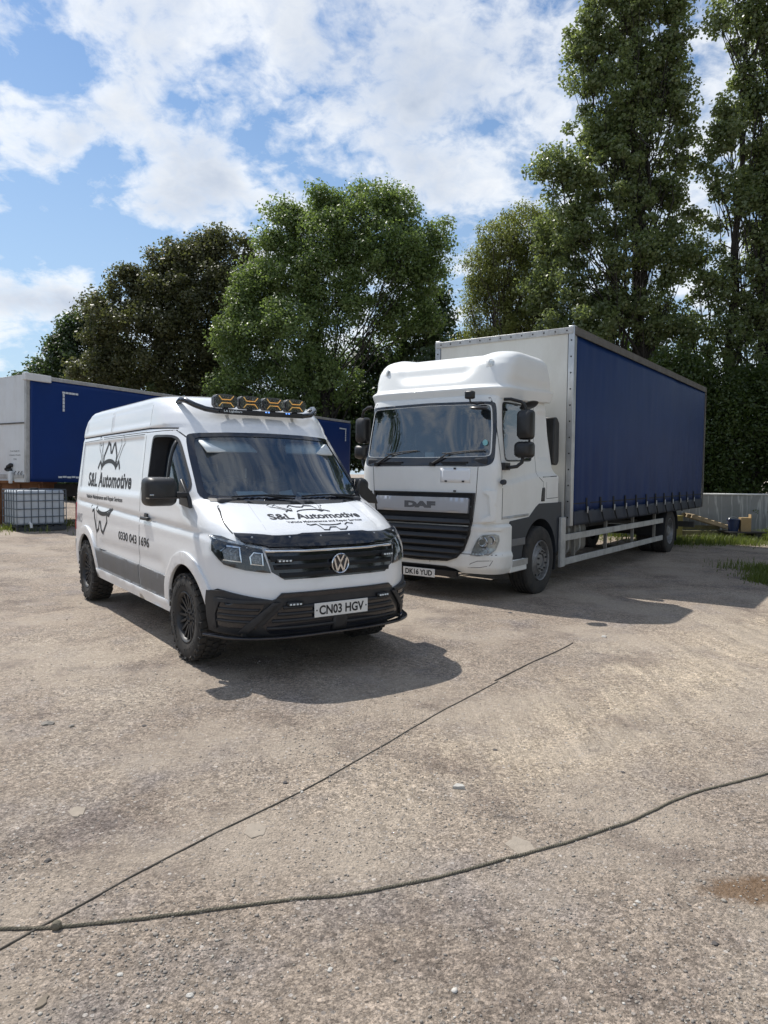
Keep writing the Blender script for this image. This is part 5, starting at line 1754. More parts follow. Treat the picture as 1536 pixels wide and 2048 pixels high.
for y_ in (.75, 1.75):
    MB().box((6.8, y_, .98), (13.4, .12, .36)).build('chassis_rail', M_darkmetal, trl)
    MB().box((2.7, y_, .55), (.14, .14, .9)).build('landing_leg', M_darkmetal, trl)
MB().box((TL - .05, 1.275, 2.65), (.06, 2.45, 2.8)).build('rear_door', M_twhite, trl)
for k in range(3):
    for s, y_ in ((-1, .20), (1, 2.35)):
        lorry_wheel((10.3 + k * 1.32, y_, .53), s, trl)
MB().box((8.0, .06, .85), (3.2, .04, .25)).build('side_guard', M_rail, trl)

# rusty steel box under the trailer nose
sk = empty('steel_skip', (-11.05, 19.3, 0.24), 0.12)
tag(sk, 'rusty brown steel box under the white nose of the blue trailer', 'skip')
MB().box((0, .6, .60), (3.3, 1.2, 1.2)).build('body', M_rust, sk, bev=.01)
for k in range(7):
    MB().box((-1.55 + k * .52, -.03, .58), (.07, .06, 1.12)).build('rib', M_rust, sk, bev=.01)
MB().box((0, -.02, 1.19), (3.36, .10, .08)).build('rim', M_rust, sk, bev=.01)

# caged water tank
M_poly = mat('milky_tank_plastic', (0.50, 0.55, 0.60), 0.45, var=0.06, dirt=0.25, dirt_sheen_col=(0.25, 0.26, 0.26))
M_cage = mat('galvanised_cage', (0.10, 0.125, 0.15), 0.5, 0.4)
M_pal = mat('grey_pallet', (0.05, 0.055, 0.06), 0.8, var=0.3)
ib = empty('water_tank', (-9.03, 18.25, 0.235), R(46))
tag(ib, 'white plastic water tank in a grey wire cage on a pallet before the trailer', 'tank')
MB().box((0, 0, .58), (1.16, .96, .88)).build('bottle', M_poly, ib, bev=.06)
MB().lathe([(0, .05), (.10, .05), (.11, 0)], 18, Matrix.Translation((0, 0, 1.02)) @ Matrix.Rotation(PI / 2, 4, 'X')).build('filler_cap', M_black, ib)
def cage_bar(a, b, r=.011):
    MB().tube([a, b], r, 6).build('cage_bar', M_cage, ib)
for z_ in (.16, .35, .55, .75, .93, 1.03):
    for a, b in (((-.60, -.50, z_), (.60, -.50, z_)), ((-.60, .50, z_), (.60, .50, z_)), ((-.60, -.50, z_), (-.60, .50, z_)), ((.60, -.50, z_), (.60, .50, z_))):
        cage_bar(a, b)
for k in range(8):
    x_ = -.60 + k * 1.2 / 7
    cage_bar((x_, -.512, .14), (x_, -.512, 1.03))
    cage_bar((x_, .512, .14), (x_, .512, 1.03))
for k in range(1, 6):
    y_ = -.50 + k * 1.0 / 6
    cage_bar((-.612, y_, .14), (-.612, y_, 1.03))
    cage_bar((.612, y_, .14), (.612, y_, 1.03))
for y_ in (-.46, 0, .46):
    MB().box((0, y_, .04), (1.2, .10, .10)).build('pallet_runner', M_pal, ib)
for k in range(7):
    MB().box((-.54 + k * .18, 0, .11), (.13, 1.0, .025)).build('pallet_board', M_pal, ib)
MB().tube([(-.30, -.50, .20), (-.30, -.60, .17), (-.30, -.62, .08)], .035, 8).build('tap', M_twhite, ib)

# ------------------------------------------------------------------ sheeted wall on the right, with litter of timber before it
def wmat():
    m = mat('grey_sheeting', (0.25, 0.255, 0.25), 0.7, var=0.12, scale=1.3)
    nt = m.node_tree
    b = nt.nodes['Principled BSDF']
    base = b.inputs['Base Color'].links[0].from_socket
    tc = nd(nt, 'ShaderNodeTexCoord')
    mp = nd(nt, 'ShaderNodeMapping')
    mp.inputs['Scale'].default_value = (2.0, 1, .16)
    nt.links.new(tc.outputs['Object'], mp.inputs[0])
    n = nd(nt, 'ShaderNodeTexNoise')
    n.inputs['Scale'].default_value = 2.4
    n.inputs['Detail'].default_value = 3
    n.inputs['Distortion'].default_value = .6
    nt.links.new(mp.outputs[0], n.inputs[0])
    a = mth(nt, 'ABSOLUTE', mth(nt, 'SUBTRACT', n.outputs[0], .53))
    f = ramp(nt, a, [(0.0, 1), (.016, .6), (.03, 0)])
    sp = nd(nt, 'ShaderNodeSeparateXYZ')
    nt.links.new(tc.outputs['Object'], sp.inputs[0])
    col = mixc(nt, mth(nt, 'MULTIPLY', f, .5), base, (.66, .66, .63))
    top = ramp(nt, sp.outputs[2], [(.0, 0), (1.0, 0)])
    nt.links.new(col, b.inputs['Base Color'])
    return m
wl = empty('boundary_wall', (6.2, 21.0, 0), R(3.5))
tag(wl, 'low grey sheeted wall with pale vertical streaks behind the lorry tail', 'wall')
nx, nz = 260, 22
X, Z = np.meshgrid(np.linspace(0, 13, nx), np.linspace(-.05, 1.235, nz))
fold = .020 * fbm(X, Z * .12, 2.6, 4, 12) * (1.1 - Z / 1.3 * .2) + .012 * fbm(X, Z, 5, 3, 14)
Vv = np.stack([X, -.22 + fold, Z + .012 * fbm(X, X * 0, 1.3, 3, 15) * (Z > 1.2)], -1).reshape(-1, 3)
ii, jj = np.meshgrid(np.arange(nz - 1), np.arange(nx - 1), indexing='ij')
Ff = np.stack([ii * nx + jj, ii * nx + jj + 1, (ii + 1) * nx + jj + 1, (ii + 1) * nx + jj], -1).reshape(-1, 4)
M_sheet = wmat()
solid(link('sheeting', np_mesh('sheeting', Vv, Ff, True), M_sheet, wl), .01)
MB().box((6.5, .02, .60), (13, .40, 1.22)).build('core', mat('concrete', (.24, .235, .22), .9, var=.15), wl)
MB().box((6.5, 0, 1.228), (13.02, .48, .045)).build('coping', mat('pale_coping', (.60, .60, .57), .8, var=.2, scale=3), wl, bev=.015)

M_wood = mat('weathered_timber', (0.30, 0.235, 0.15), 0.85, var=0.25, scale=7)
M_woodd = mat('mossy_timber', (0.12, 0.11, 0.055), 0.9, var=0.4, scale=5)
def gpt(px, py):
    p = on_ground(px, py)
    return p
pal = empty('wooden_pallet', (9.25, 20.3, .42), R(-4))
pal.rotation_euler = (0, R(17), R(-6))
tag(pal, 'pale wooden pallet tilted on timber in front of the grey wall', 'pallet')
for k in range(6):
    MB().box((-.48 + k * .19, 0, .11), (.11, 1.0, .022)).build('board', M_wood, pal)
for y_ in (-.45, 0, .45):
    MB().box((0, y_, .05), (1.15, .09, .095)).build('bearer', M_wood, pal)
lt = [('long mossy timber beam lying lowest in the stack before the wall', 8.55, 19.95, .16, 1.9, .13, R(4), M_woodd),
      ('mossy timber beam lying upper and further back in the stack', 8.75, 20.25, .30, 1.7, .11, R(-3), M_woodd),
      ('short pale timber offcut beside the yellow box', 7.95, 19.85, .30, .62, .10, R(2), M_wood),
      ('thin pale plank lying along the grass edge by the stack', 8.35, 19.70, .09, 2.3, .045, R(1), M_wood)]
for lab, x_, y_, z_, l_, s_, a_, m_ in lt:
    o = MB().box((0, 0, 0), (l_, s_, s_)).build('timber_beam', m_, None, bev=.006)
    o.location = (x_, y_, z_)
    o.rotation_euler = (0, 0, a_)
    tag(o, lab, 'timber', 'timber heaped in front of the wall')
yb = empty('yellow_box', (8.06, 19.7, .10), R(12))
tag(yb, 'faded yellow metal box standing behind the rear lorry wheel', 'box')
MB().box((0, 0, .28), (.36, .40, .52)).build('body', mat('faded_yellow_paint', (.24, .20, .05), .6, var=.2, dirt=.5), yb, bev=.015)
MB().box((0, 0, .55), (.38, .42, .03)).build('lid', mat('faded_yellow_lid', (.24, .20, .06), .6, var=.2), yb, bev=.008)
db = empty('dark_board', (10.0, 19.75, .0), R(2))
tag(db, 'flat dark board on blocks in the grass before the wall', 'board')
MB().box((0, 0, .22), (1.05, .75, .035)).build('board', M_grille, db, bev=.005)
for x_ in (-.35, .35):
    MB().box((x_, 0, .10), (.16, .6, .20)).build('block', M_darkmetal, db)
bt = empty('blue_tub', (9.78, 19.75, .24), R(25))
tag(bt, 'small dark blue tub standing on the flat dark board', 'tub')
MB().lathe([(0, 0), (.13, 0), (.17, .30), (.185, .31), (.185, .33), (.16, .33), (.13, .03), (0, .03)], 20, Matrix.Rotation(PI / 2, 4, 'X')).build('bucket', mat('dark_blue_plastic', (.02, .035, .09), .4), bt)
MB().tube([(.175 * math.cos(a), .02, .30 + .10 * math.sin(a)) for a in np.linspace(0, PI, 12)], .007, 6).build('handle', M_alu, bt)
cd = empty('cardboard_box', (10.07, 19.70, .24), R(-14))
tag(cd, 'brown cardboard box standing beside the blue tub', 'box')
MB().box((0, 0, .19), (.26, .30, .38)).build('carton', mat('cardboard', (.34, .24, .12), .85, var=.12), cd)
MB().box((.13, 0, .42), (.02, .28, .10)).build('flap', mat('cardboard_flap', (.38, .28, .15), .85), cd)
ps = MB().tube([(0, 0, 0), (.02, 0, .35), (.0, 0, .60)], .03, 8).build('stake', M_grille, None)
ps.location = (10.45, 20.3, 0)
tag(ps, 'short dark stake standing in the grass by the wall', 'stake')

# ------------------------------------------------------------------ trees
def leaf_mat(name, col, col2, trans=(.10, .16, .03), gloss=.35):
    m = bpy.data.materials.new(name)
    m.use_nodes = True
    nt = m.node_tree
    nt.nodes.clear()
    o = nd(nt, 'ShaderNodeOutputMaterial')
    at_ = nd(nt, 'ShaderNodeAttribute', attribute_name='tint')
    c = mixc(nt, at_.outputs['Fac'], col, col2)
    b = nd(nt, 'ShaderNodeBsdfPrincipled')
    nt.links.new(c, b.inputs['Base Color'])
    b.inputs['Roughness'].default_value = gloss
    b.inputs['Specular IOR Level'].default_value = .5
    t = nd(nt, 'ShaderNodeBsdfTranslucent')
    t.inputs[0].default_value = trans + (1,)
    a = nd(nt, 'ShaderNodeMixShader')
    a.inputs[0].default_value = .38
    nt.links.new(b.outputs[0], a.inputs[1])
    nt.links.new(t.outputs[0], a.inputs[2])
    nt.links.new(a.outputs[0], o.inputs[0])
    return m


M_bark = mat('grey_brown_bark', (0.055, 0.047, 0.038), 0.95, var=0.35, scale=5, bump=.5, bscale=14)
M_barkd = mat('dark_bark', (0.035, 0.031, 0.026), 0.95, var=0.35, scale=5, bump=.5, bscale=14)


def leaves(rng, centres, spread, n_per, size, aspect, droop=0.0, tint_c=None):
    n = len(centres) * n_per
    c = np.repeat(centres, n_per, axis=0)
    sp = np.repeat(spread, n_per)[:, None]
    d = rng.normal(size=(n, 3))
    d /= np.linalg.norm(d, axis=1, keepdims=True)
    r = rng.rand(n, 1) ** (1 / 2.2)
    p = c + d * r * sp * np.array([1.0, 1.0, .78])
    # leaf frames: normals scattered about the outward/upward direction
    nrm = d * .55 + rng.normal(size=(n, 3)) * .55 + np.array([0, 0, .45])
    nrm /= np.linalg.norm(nrm, axis=1, keepdims=True)
    u = rng.normal(size=(n, 3)) + np.array([0, 0, -droop])
    u -= nrm * (u * nrm).sum(1, keepdims=True)
    u /= np.linalg.norm(u, axis=1, keepdims=True) + 1e-9
    v = np.cross(nrm, u)
    s = size * (.65 + .7 * rng.rand(n, 1))
    L, W = u * s, v * s * aspect
    V = np.stack([p - L * .5, p - L * .05 + W * .5 + nrm * s * .05, p + L * .5, p - L * .05 - W * .5 + nrm * s * .05], 1).reshape(-1, 3)
    F = np.arange(n * 4).reshape(-1, 4)
    tc_ = np.repeat(tint_c if tint_c is not None else rng.rand(len(centres)), n_per)
    tint = np.clip(tc_ * .65 + rng.rand(n) * .35, 0, 1)
    return V, F, tint


def branch_path(rng, a, b, n=7, wob=.06, arch=.0):
    a, b = np.array(a, float), np.array(b, float)
    L = np.linalg.norm(b - a)
    ts = np.linspace(0, 1, n)
    off = np.cumsum(rng.normal(size=(n, 3)) * wob * L / n * 2, axis=0)
    off -= ts[:, None] * off[-1]
    pts = a + (b - a) * ts[:, None] + off
    pts[:, 2] += arch * L * np.sin(ts * PI)
    return pts


def tree(name, label, base, depth, lobes, leafm, barkm, seed, n_clump, n_per, size, aspect=.55, clump=.5, trunk_r=.25, stems=1, upright=False,
         droop=0.0, group=None, flat_y=.8, twig=.45, crown_part='crown', shell_bias=.42):
    rng = np.random.RandomState(seed)
    root = empty(name, tuple(base))
    tag(root, label, 'shrub' if 'shrub' in name else 'tree', group)
    bz = np.array(base, float)
    C, Rr = [], []
    for px, py, rx, ry in lobes:
        c = at(px, py, depth)
        k = depth / 1414.87
        C.append(np.array(c))
        Rr.append((rx * k, rx * k * flat_y, ry * k))
    C, Rr = np.array(C), np.array(Rr)
    C[:, 1] += rng.normal(size=len(C)) * .25 * Rr[:, 0]
    w = (Rr[:, 0] * Rr[:, 2]) ** 1.0
    idx = rng.choice(len(C), n_clump, p=w / w.sum())
    d = rng.normal(size=(n_clump, 3))
    d /= np.linalg.norm(d, axis=1, keepdims=True)
    r = rng.rand(n_clump, 1) ** shell_bias
    r *= np.where(rng.rand(n_clump, 1) < .14, 1.0 + .22 * rng.rand(n_clump, 1), 1.0)
    P = C[idx] + d * r * Rr[idx]
    P = P[P[:, 2] > .3]
    n_clump = len(P)
    spread = clump * (.55 + .75 * rng.rand(n_clump))
    V, F, tint = leaves(rng, P - bz, spread, n_per, size, aspect, droop, rng.rand(n_clump))
    o = link(crown_part, np_mesh(crown_part, V, F, False, tint), leafm, root)
    o['kind'] = 'stuff'
    # wood
    top = C[np.argmax(C[:, 2])]
    tr = MB()
    ends = []
    for s in range(stems):
        t_end = np.array([C[:, 0].mean() * .35 + top[0] * .65, C[:, 1].mean(), C[:, 2].max() - (.5 if upright else 1.9)]) + rng.normal(size=3) * np.array([.9, .5, .6]) * (1 if stems > 1 else .3)
        b0 = bz + np.array([(s - (stems - 1) / 2) * .8, rng.normal() * .2 * (stems > 1), -.1])
        pts = branch_path(rng, b0, t_end, 12, .035)
        rad = trunk_r * (1 if stems == 1 else .75) * (1 - np.linspace(0, 1, 12) ** 1.1 * .9)
        rad[0] *= 1.25
        tr.tube([tuple(p - bz) for p in pts], [float(x) for x in rad], 9)
        ends.append((pts, rad))
    tr.build('trunk', barkm, root)
    br = MB()
    for i in range(len(C)):
        pts, rad = ends[i % stems]
        c = C[i]
        if upright:
            zt = max(bz[2] + .6, c[2] - Rr[i][2] - 1.5 - rng.rand() * 2.5)
        else:
            zt = bz[2] + (c[2] - bz[2]) * (.35 + .25 * rng.rand())
        j = int(np.clip(np.interp(zt, pts[:, 2], np.arange(len(pts))), 0, len(pts) - 2))
        a = pts[j]
        lb_ = branch_path(rng, a, c, 7, .07, .04 if not upright else -.05)
        r0 = max(.025, rad[j] * .30)
        br.tube([tuple(p - bz) for p in lb_], [float(r0 * (1 - .75 * t)) for t in np.linspace(0, 1, 7)], 6, cap=False)
        mine = np.where(idx[:n_clump] == i)[0] if len(idx) == n_clump else np.arange(n_clump)[rng.rand(n_clump) < 1 / len(C)]
        mine = mine[rng.rand(len(mine)) < twig]
        for q in mine:
            e = P[q]
            st_ = lb_[rng.randint(2, 7)]
            if upright:
                st_ = st_ + np.array([0, 0, -.6 * rng.rand()])
            tw = branch_path(rng, st_, e, 4, .10, .03 if not upright else -.12)
            br.tube([tuple(p - bz) for p in tw], [.028, .02, .014, .007], 4, cap=False)
    o = link('branches', br.mesh('branches', False, fix=False), barkm, root)
    o['kind'] = 'stuff'
    return root


L_copper = leaf_mat('copper_maple_leaf', (.054, .060, .029), (.120, .120, .053), (.16, .18, .05), .45)
L_ash = leaf_mat('ash_leaf', (.075, .118, .042), (.165, .210, .080), (.27, .38, .08), .42)
L_dark = leaf_mat('dark_green_leaf', (.030, .052, .022), (.065, .095, .036), (.10, .16, .04), .45)
L_poplar = leaf_mat('poplar_leaf', (.080, .108, .048), (.185, .215, .100), (.32, .40, .11), .30)
L_birch = leaf_mat('birch_leaf', (.105, .130, .034), (.205, .220, .070), (.34, .39, .08), .45)
L_shrub = leaf_mat('shrub_leaf', (.030, .052, .016), (.080, .115, .032), (.13, .20, .03), .45)

def gbase(px, Y):
    x = (px - 768) / 1414.87 * Y
    return (x, Y, float(gz(np.array([x]), np.array([Y]))[0]))

tree('poplar_tree', 'very tall poplar behind the lorry box with twin dark trunks', gbase(1290, 26.5), 26.5,
     [(1260, -90, 75, 90), (1180, 40, 48, 80), (1250, 30, 62, 100), (1335, 50, 40, 100), (1175, 150, 42, 70), (1240, 180, 62, 100), (1320, 170, 55, 90), (1352, 240, 28, 80), (1190, 270, 52, 60),
      (1110, 350, 42, 45), (1170, 380, 60, 60), (1260, 320, 75, 90), (1330, 390, 48, 70), (1140, 470, 70, 60), (1240, 470, 80, 80), (1330, 520, 50, 60), (1130, 580, 80, 60), (1220, 600, 80, 70), (1300, 640, 60, 70), (1160, 660, 90, 50), (1375, 300, 24, 50)],
     L_poplar, M_barkd, 11, 860, 125, .118, .80, .46, .34, 2, True, group='trees along the yard edge', flat_y=.9, twig=.5, shell_bias=.42)
tree('poplar_tree', 'tall poplar at the right edge of the yard with bare upright shoots', gbase(1478, 26.0), 26.0,
     [(1500, -80, 50, 90), (1495, 60, 42, 90), (1540, 120, 45, 130), (1600, 60, 60, 220), (1500, 210, 45, 90), (1445, 260, 30, 60), (1430, 330, 32, 50), (1530, 330, 55, 90), (1470, 400, 48, 70), (1415, 470, 45, 60), (1540, 480, 50, 90),
      (1480, 540, 60, 60), (1420, 590, 50, 50), (1530, 620, 60, 70), (1400, 670, 60, 60), (1480, 690, 70, 60), (1600, 400, 80, 250), (1435, 60, 16, 60), (1560, 760, 60, 80)],
     L_poplar, M_barkd, 12, 680, 125, .118, .80, .46, .30, 2, True, group='trees along the yard edge', flat_y=.9, twig=.5, shell_bias=.42)
tree('birch_tree', 'yellow green birch with drooping twigs left of the tall poplars', gbase(1035, 28.5), 28.5,
     [(1000, 480, 48, 45), (1050, 450, 48, 45), (960, 550, 32, 60), (1020, 560, 60, 70), (945, 620, 26, 50), (1000, 650, 60, 60), (1080, 560, 50, 80), (1070, 660, 60, 50), (960, 690, 40, 40), (1110, 480, 40, 60)],
     L_birch, M_bark, 13, 560, 110, .085, .62, .50, .16, 1, False, droop=1.6, group='trees along the yard edge', twig=.5)
tree('ash_tree', 'big round green ash rising behind the van roof lights', gbase(690, 34.5), 34.5,
     [(650, 420, 60, 45), (740, 405, 75, 42), (800, 440, 45, 50), (590, 450, 40, 40), (550, 490, 40, 35), (690, 490, 100, 60), (790, 520, 80, 60), (850, 540, 45, 60), (610, 550, 85, 60), (520, 570, 50, 55), (870, 490, 25, 30),
      (480, 610, 32, 40), (465, 690, 34, 45), (445, 770, 26, 35), (880, 455, 18, 22), (640, 385, 28, 22), (790, 395, 30, 20), (560, 425, 26, 24), (500, 640, 50, 55), (590, 660, 90, 55), (690, 610, 80, 55), (800, 620, 60, 50), (860, 620, 35, 45), (540, 730, 85, 50), (470, 760, 45, 45), (640, 740, 80, 45), (600, 790, 110, 35), (480, 810, 50, 25)],
     L_ash, M_barkd, 14, 1050, 140, .14, .60, .66, .30, 2, False, droop=.25, group='trees along the yard edge', twig=.25)
tree('maple_tree', 'dark copper leaved maple behind the blue trailer', gbase(370, 38.5), 38.5,
     [(430, 510, 45, 42), (370, 520, 50, 45), (310, 540, 30, 35), (265, 575, 42, 35), (330, 590, 75, 50), (420, 590, 65, 60), (225, 630, 50, 45), (300, 660, 85, 55), (400, 680, 80, 60), (460, 650, 40, 70), (215, 700, 60, 45), (310, 740, 110, 45), (430, 750, 70, 50), (200, 745, 60, 35), (490, 520, 28, 40), (440, 482, 22, 20), (395, 492, 22, 18), (310, 512, 18, 18), (250, 552, 20, 18), (190, 610, 20, 18), (345, 525, 20, 22), (465, 560, 26, 40)],
     L_copper, M_barkd, 15, 520, 170, .15, .75, .74, .30, 2, False, group='trees along the yard edge', twig=.4)
tree('hedgerow_tree', 'loose dark green tree beyond the trailer front at far left', gbase(140, 43), 43,
     [(150, 660, 30, 30), (125, 690, 35, 25), (180, 640, 22, 24), (95, 735, 32, 18), (160, 720, 55, 32), (215, 700, 40, 50), (110, 760, 60, 25)],
     L_dark, M_barkd, 16, 260, 64, .20, .65, .66, .2, 1, False, group='trees along the yard edge', twig=.5)
tree('hedgerow_tree', 'dark thin leaved tree between the ash and the white lorry cab', gbase(840, 37), 37,
     [(870, 590, 30, 50), (850, 660, 55, 50), (800, 700, 70, 50), (890, 620, 18, 30), (720, 720, 70, 50), (880, 700, 40, 30), (760, 790, 90, 40), (670, 800, 60, 40)],
     L_dark, M_barkd, 17, 420, 50, .17, .75, .58, .2, 2, False, group='trees along the yard edge', twig=.6)

SH = [('dense dark shrub behind the wall at the right edge', 1500, 24.3, [(1450, 900, 60, 70), (1530, 870, 70, 90), (1440, 820, 50, 60), (1520, 780, 60, 60), (1600, 880, 70, 90), (1440, 970, 60, 40), (1530, 965, 70, 45), (1610, 965, 60, 45)], L_shrub),
      ('dark shrub behind the wall nearest the lorry tail', 1400, 24.6, [(1400, 900, 50, 80), (1370, 850, 50, 90), (1420, 790, 50, 60), (1350, 760, 60, 60), (1390, 970, 60, 40), (1320, 960, 60, 45)], L_shrub),
      ('wide dark shrub far behind the wall at the right', 1480, 33, [(1420, 900, 90, 80), (1520, 900, 90, 80), (1460, 830, 90, 70), (1560, 820, 90, 70), (1620, 900, 90, 80), (1360, 880, 90, 90)], L_dark),
      ('leafy shrub showing above the middle of the lorry roof', 1270, 29, [(1250, 740, 80, 50), (1330, 760, 70, 70), (1200, 700, 70, 50), (1290, 830, 110, 90)], L_shrub),
      ('shrub showing just above the front of the lorry box', 1100, 31, [(1080, 710, 80, 40), (1150, 730, 80, 60), (1000, 720, 80, 40), (1080, 820, 140, 90)], L_dark),
      ('dark shrub behind the lorry cab roof', 920, 33, [(930, 700, 50, 40), (880, 740, 60, 50), (980, 760, 80, 60), (920, 840, 120, 90)], L_dark),
      ('dark shrub filling the gap between van and lorry', 740, 36, [(720, 830, 70, 50), (780, 850, 60, 70), (690, 880, 70, 60), (740, 910, 90, 40)], L_dark),
      ('green shrub under the ash behind the van roof', 560, 37, [(540, 830, 90, 40), (620, 830, 80, 40), (560, 880, 120, 60)], L_shrub),
      ('dark shrub under the copper maple behind the trailer roof', 380, 41, [(360, 790, 110, 35), (450, 800, 70, 40), (390, 870, 140, 70)], L_dark),
      ('yellowish shrub behind the left end of the trailer roof', 220, 42, [(200, 770, 70, 30), (270, 770, 60, 35), (230, 850, 110, 70)], L_birch),
      ('low shrub at far left beyond the trailer front', 60, 46, [(40, 830, 90, 60), (100, 800, 50, 40), (-40, 840, 80, 60)], L_dark),
      ('low dark shrub added to darken the gap under the blue trailer beside the tank', 170, 31, [(110, 965, 60, 32), (180, 960, 70, 36), (250, 962, 60, 34), (330, 962, 60, 34)], L_dark)]  # added shrub, hides sunlit ground to keep the gap under the trailer dark
for i, (lab, px, Y, lob, lm) in enumerate(SH):
    tree('shrub', lab, gbase(px, Y), Y, lob, lm, M_barkd, 40 + i, 760 if Y < 26 else 420, 55 if Y < 26 else 34, .105 if Y < 26 else .15 if Y < 32 else .20, .65, .55, .08, 2, False, group='shrubs along the yard edge', twig=.25, shell_bias=.4)

# the tree line goes on round the yard, out of the picture to both sides
def side_tree(name, label, x, y, h, r, lm, seed, n=420):
    rng = np.random.RandomState(seed)
    root = empty(name, (x, y, 0))
    tag(root, label, 'tree', 'trees along the yard edge')
    d = rng.normal(size=(n, 3))
    d /= np.linalg.norm(d, axis=1, keepdims=True)
    P = np.array([0, 0, h * .56]) + d * rng.rand(n, 1) ** .4 * np.array([r, r, h * .44])
    V, F, t = leaves(rng, P, r * (.16 + .12 * rng.rand(n)), 42, .34, .65)
    o = link('crown', np_mesh('crown', V, F, False, t), lm, root)
    o['kind'] = 'stuff'
    MB().tube([(0, 0, -.1), (.1, 0, h * .3), (0, .1, h * .8)], [.35, .25, .08], 8).build('trunk', M_barkd, root)
for i, (x, y, h, r, lab) in enumerate(((21, 24, 20, 3.4, 'tall green tree just out of frame right of the poplars'), (24, 17, 18, 3.8, 'tall green tree off the right edge, second beyond the poplars'), (26, 9, 17, 4.2, 'tall green tree off the right edge, third beyond the poplars'),
                                      (26, 1, 16, 4.5, 'tall green tree off the right edge, level with the camera'), (25, -8, 15, 4.5, 'tall green tree off the right edge, behind the camera'))):
    side_tree('roadside_tree', lab, x, y, h, r, L_poplar, 90 + i)
for i, (x, y, h, r, lab) in enumerate(((-27, 14, 9, 4.0, 'bushy dark tree off the left edge beside the trailer'), (-28, 5, 10, 4.4, 'bushy dark tree off the left edge, level with the van'), (-27, -4, 9, 4.2, 'bushy dark tree off the left edge, behind the camera'))):
    side_tree('roadside_tree', lab, x, y, h, r, L_dark, 100 + i)

# ------------------------------------------------------------------ grass and weeds
M_grass = leaf_mat('grass_blade', (.060, .085, .016), (.150, .185, .035), (.20, .26, .04), .5)
def grass(name, label, spots, n, hmin, hmax, seed):
    rng = np.random.RandomState(seed)
    P = []
    for x0, y0, rx, ry, w in spots:
        k = int(n * w)
        d = rng.normal(size=(k, 2)) * .55
        P.append(np.stack([x0 + d[:, 0] * rx, y0 + d[:, 1] * ry], 1))
    P = np.concatenate(P)
    clump_n = fbm(P[:, 0], P[:, 1], 1.6, 3, seed)
    P = P[rng.rand(len(P)) < np.clip(.55 + clump_n * 1.1, .12, 1)]
    m = len(P)
    z = gz(P[:, 0], P[:, 1])
    h = (hmin + (hmax - hmin) * rng.rand(m) ** 1.6) * np.clip(1 + .8 * fbm(P[:, 0], P[:, 1], .9, 3, seed + 2), .35, 1.7)
    a = rng.rand(m) * 2 * PI
    lean = (.15 + .55 * rng.rand(m)) * h
    wv = .004 + .006 * rng.rand(m)
    dx, dy = np.cos(a), np.sin(a)
    b = np.stack([P[:, 0], P[:, 1], z], 1)
    side = np.stack([-dy, dx, 0 * dx], 1) * wv[:, None]
    mid = b + np.stack([dx * lean * .35, dy * lean * .35, h * .6], 1)
    tip = b + np.stack([dx * lean, dy * lean, h], 1)
    V = np.stack([b - side, b + side, mid + side * .8, mid - side * .8, tip], 1).reshape(-1, 3)
    base = np.arange(m)[:, None] * 5
    F = np.concatenate([base + np.array([[0, 1, 2]]), base + np.array([[0, 2, 3]]), base + np.array([[3, 2, 4]])])
    t = np.tile(rng.rand(m), 3)
    o = link(name, np_mesh(name, V, F, False, t), M_grass)
    tag(o, label, kind='stuff')
grass('grass', 'long green grass along the foot of the grey wall', [(7.6, 18.6, 1.1, .9, .14), (9.0, 18.7, 1.6, .7, .18), (10.6, 18.8, 1.4, 1.2, .22), (11.8, 19.3, 1.6, 1.2, .24), (13.2, 19.5, 1.5, 1.5, .18), (9.5, 20.4, 3.5, .4, .20), (4.5, 19.5, 2.0, 1.0, .15), (1.0, 21, 2.5, 1.2, .12)], 20000, .04, .24, 5)
grass('grass', 'patch of green grass at the right edge by the lorry shadow', [(6.55, 11.7, .35, .5, .4), (7.2, 12.3, .6, .9, .5), (7.0, 13.2, .5, .9, .25)], 6000, .03, .16, 6)
grass('dry_grass', 'sparse weeds by the left trailer and tank', [(-10.5, 17.6, 1.5, .7, .5), (-8.0, 19.8, 2.5, .9, .5)], 5000, .04, .22, 7)
rng = np.random.RandomState(77)
for i, (lab, x_, y_, r_) in enumerate((('tall weed with pale heads at the right end of the wall', 11.75, 20.3, .55), ('leafy weed sprawling beside the cardboard box', 11.1, 19.8, .38), ('bright leafy weed in front of the dark board', 11.4, 19.1, .42))):
    wd = empty('weed', (x_, y_, 0))
    tag(wd, lab, 'weed', 'weeds before the grey wall')
    cs = np.stack([rng.normal(size=40) * r_ * .6, rng.normal(size=40) * r_ * .4, rng.rand(40) * r_ * 1.3 + .08], 1)
    V_, F_w, t_ = leaves(rng, cs, np.full(40, .10), 16, .075, .5)
    o = link('foliage', np_mesh('foliage', V_, F_w, False, t_), M_grass, wd)
    o['kind'] = 'stuff'
    sb_ = MB()
    for k in range(14):
        sb_.tube([(0, 0, -.02), tuple(cs[k] * .6), tuple(cs[k])], [.008, .005, .003], 4)
    o = sb_.build('stems', M_woodd, wd)
    o['kind'] = 'stuff'

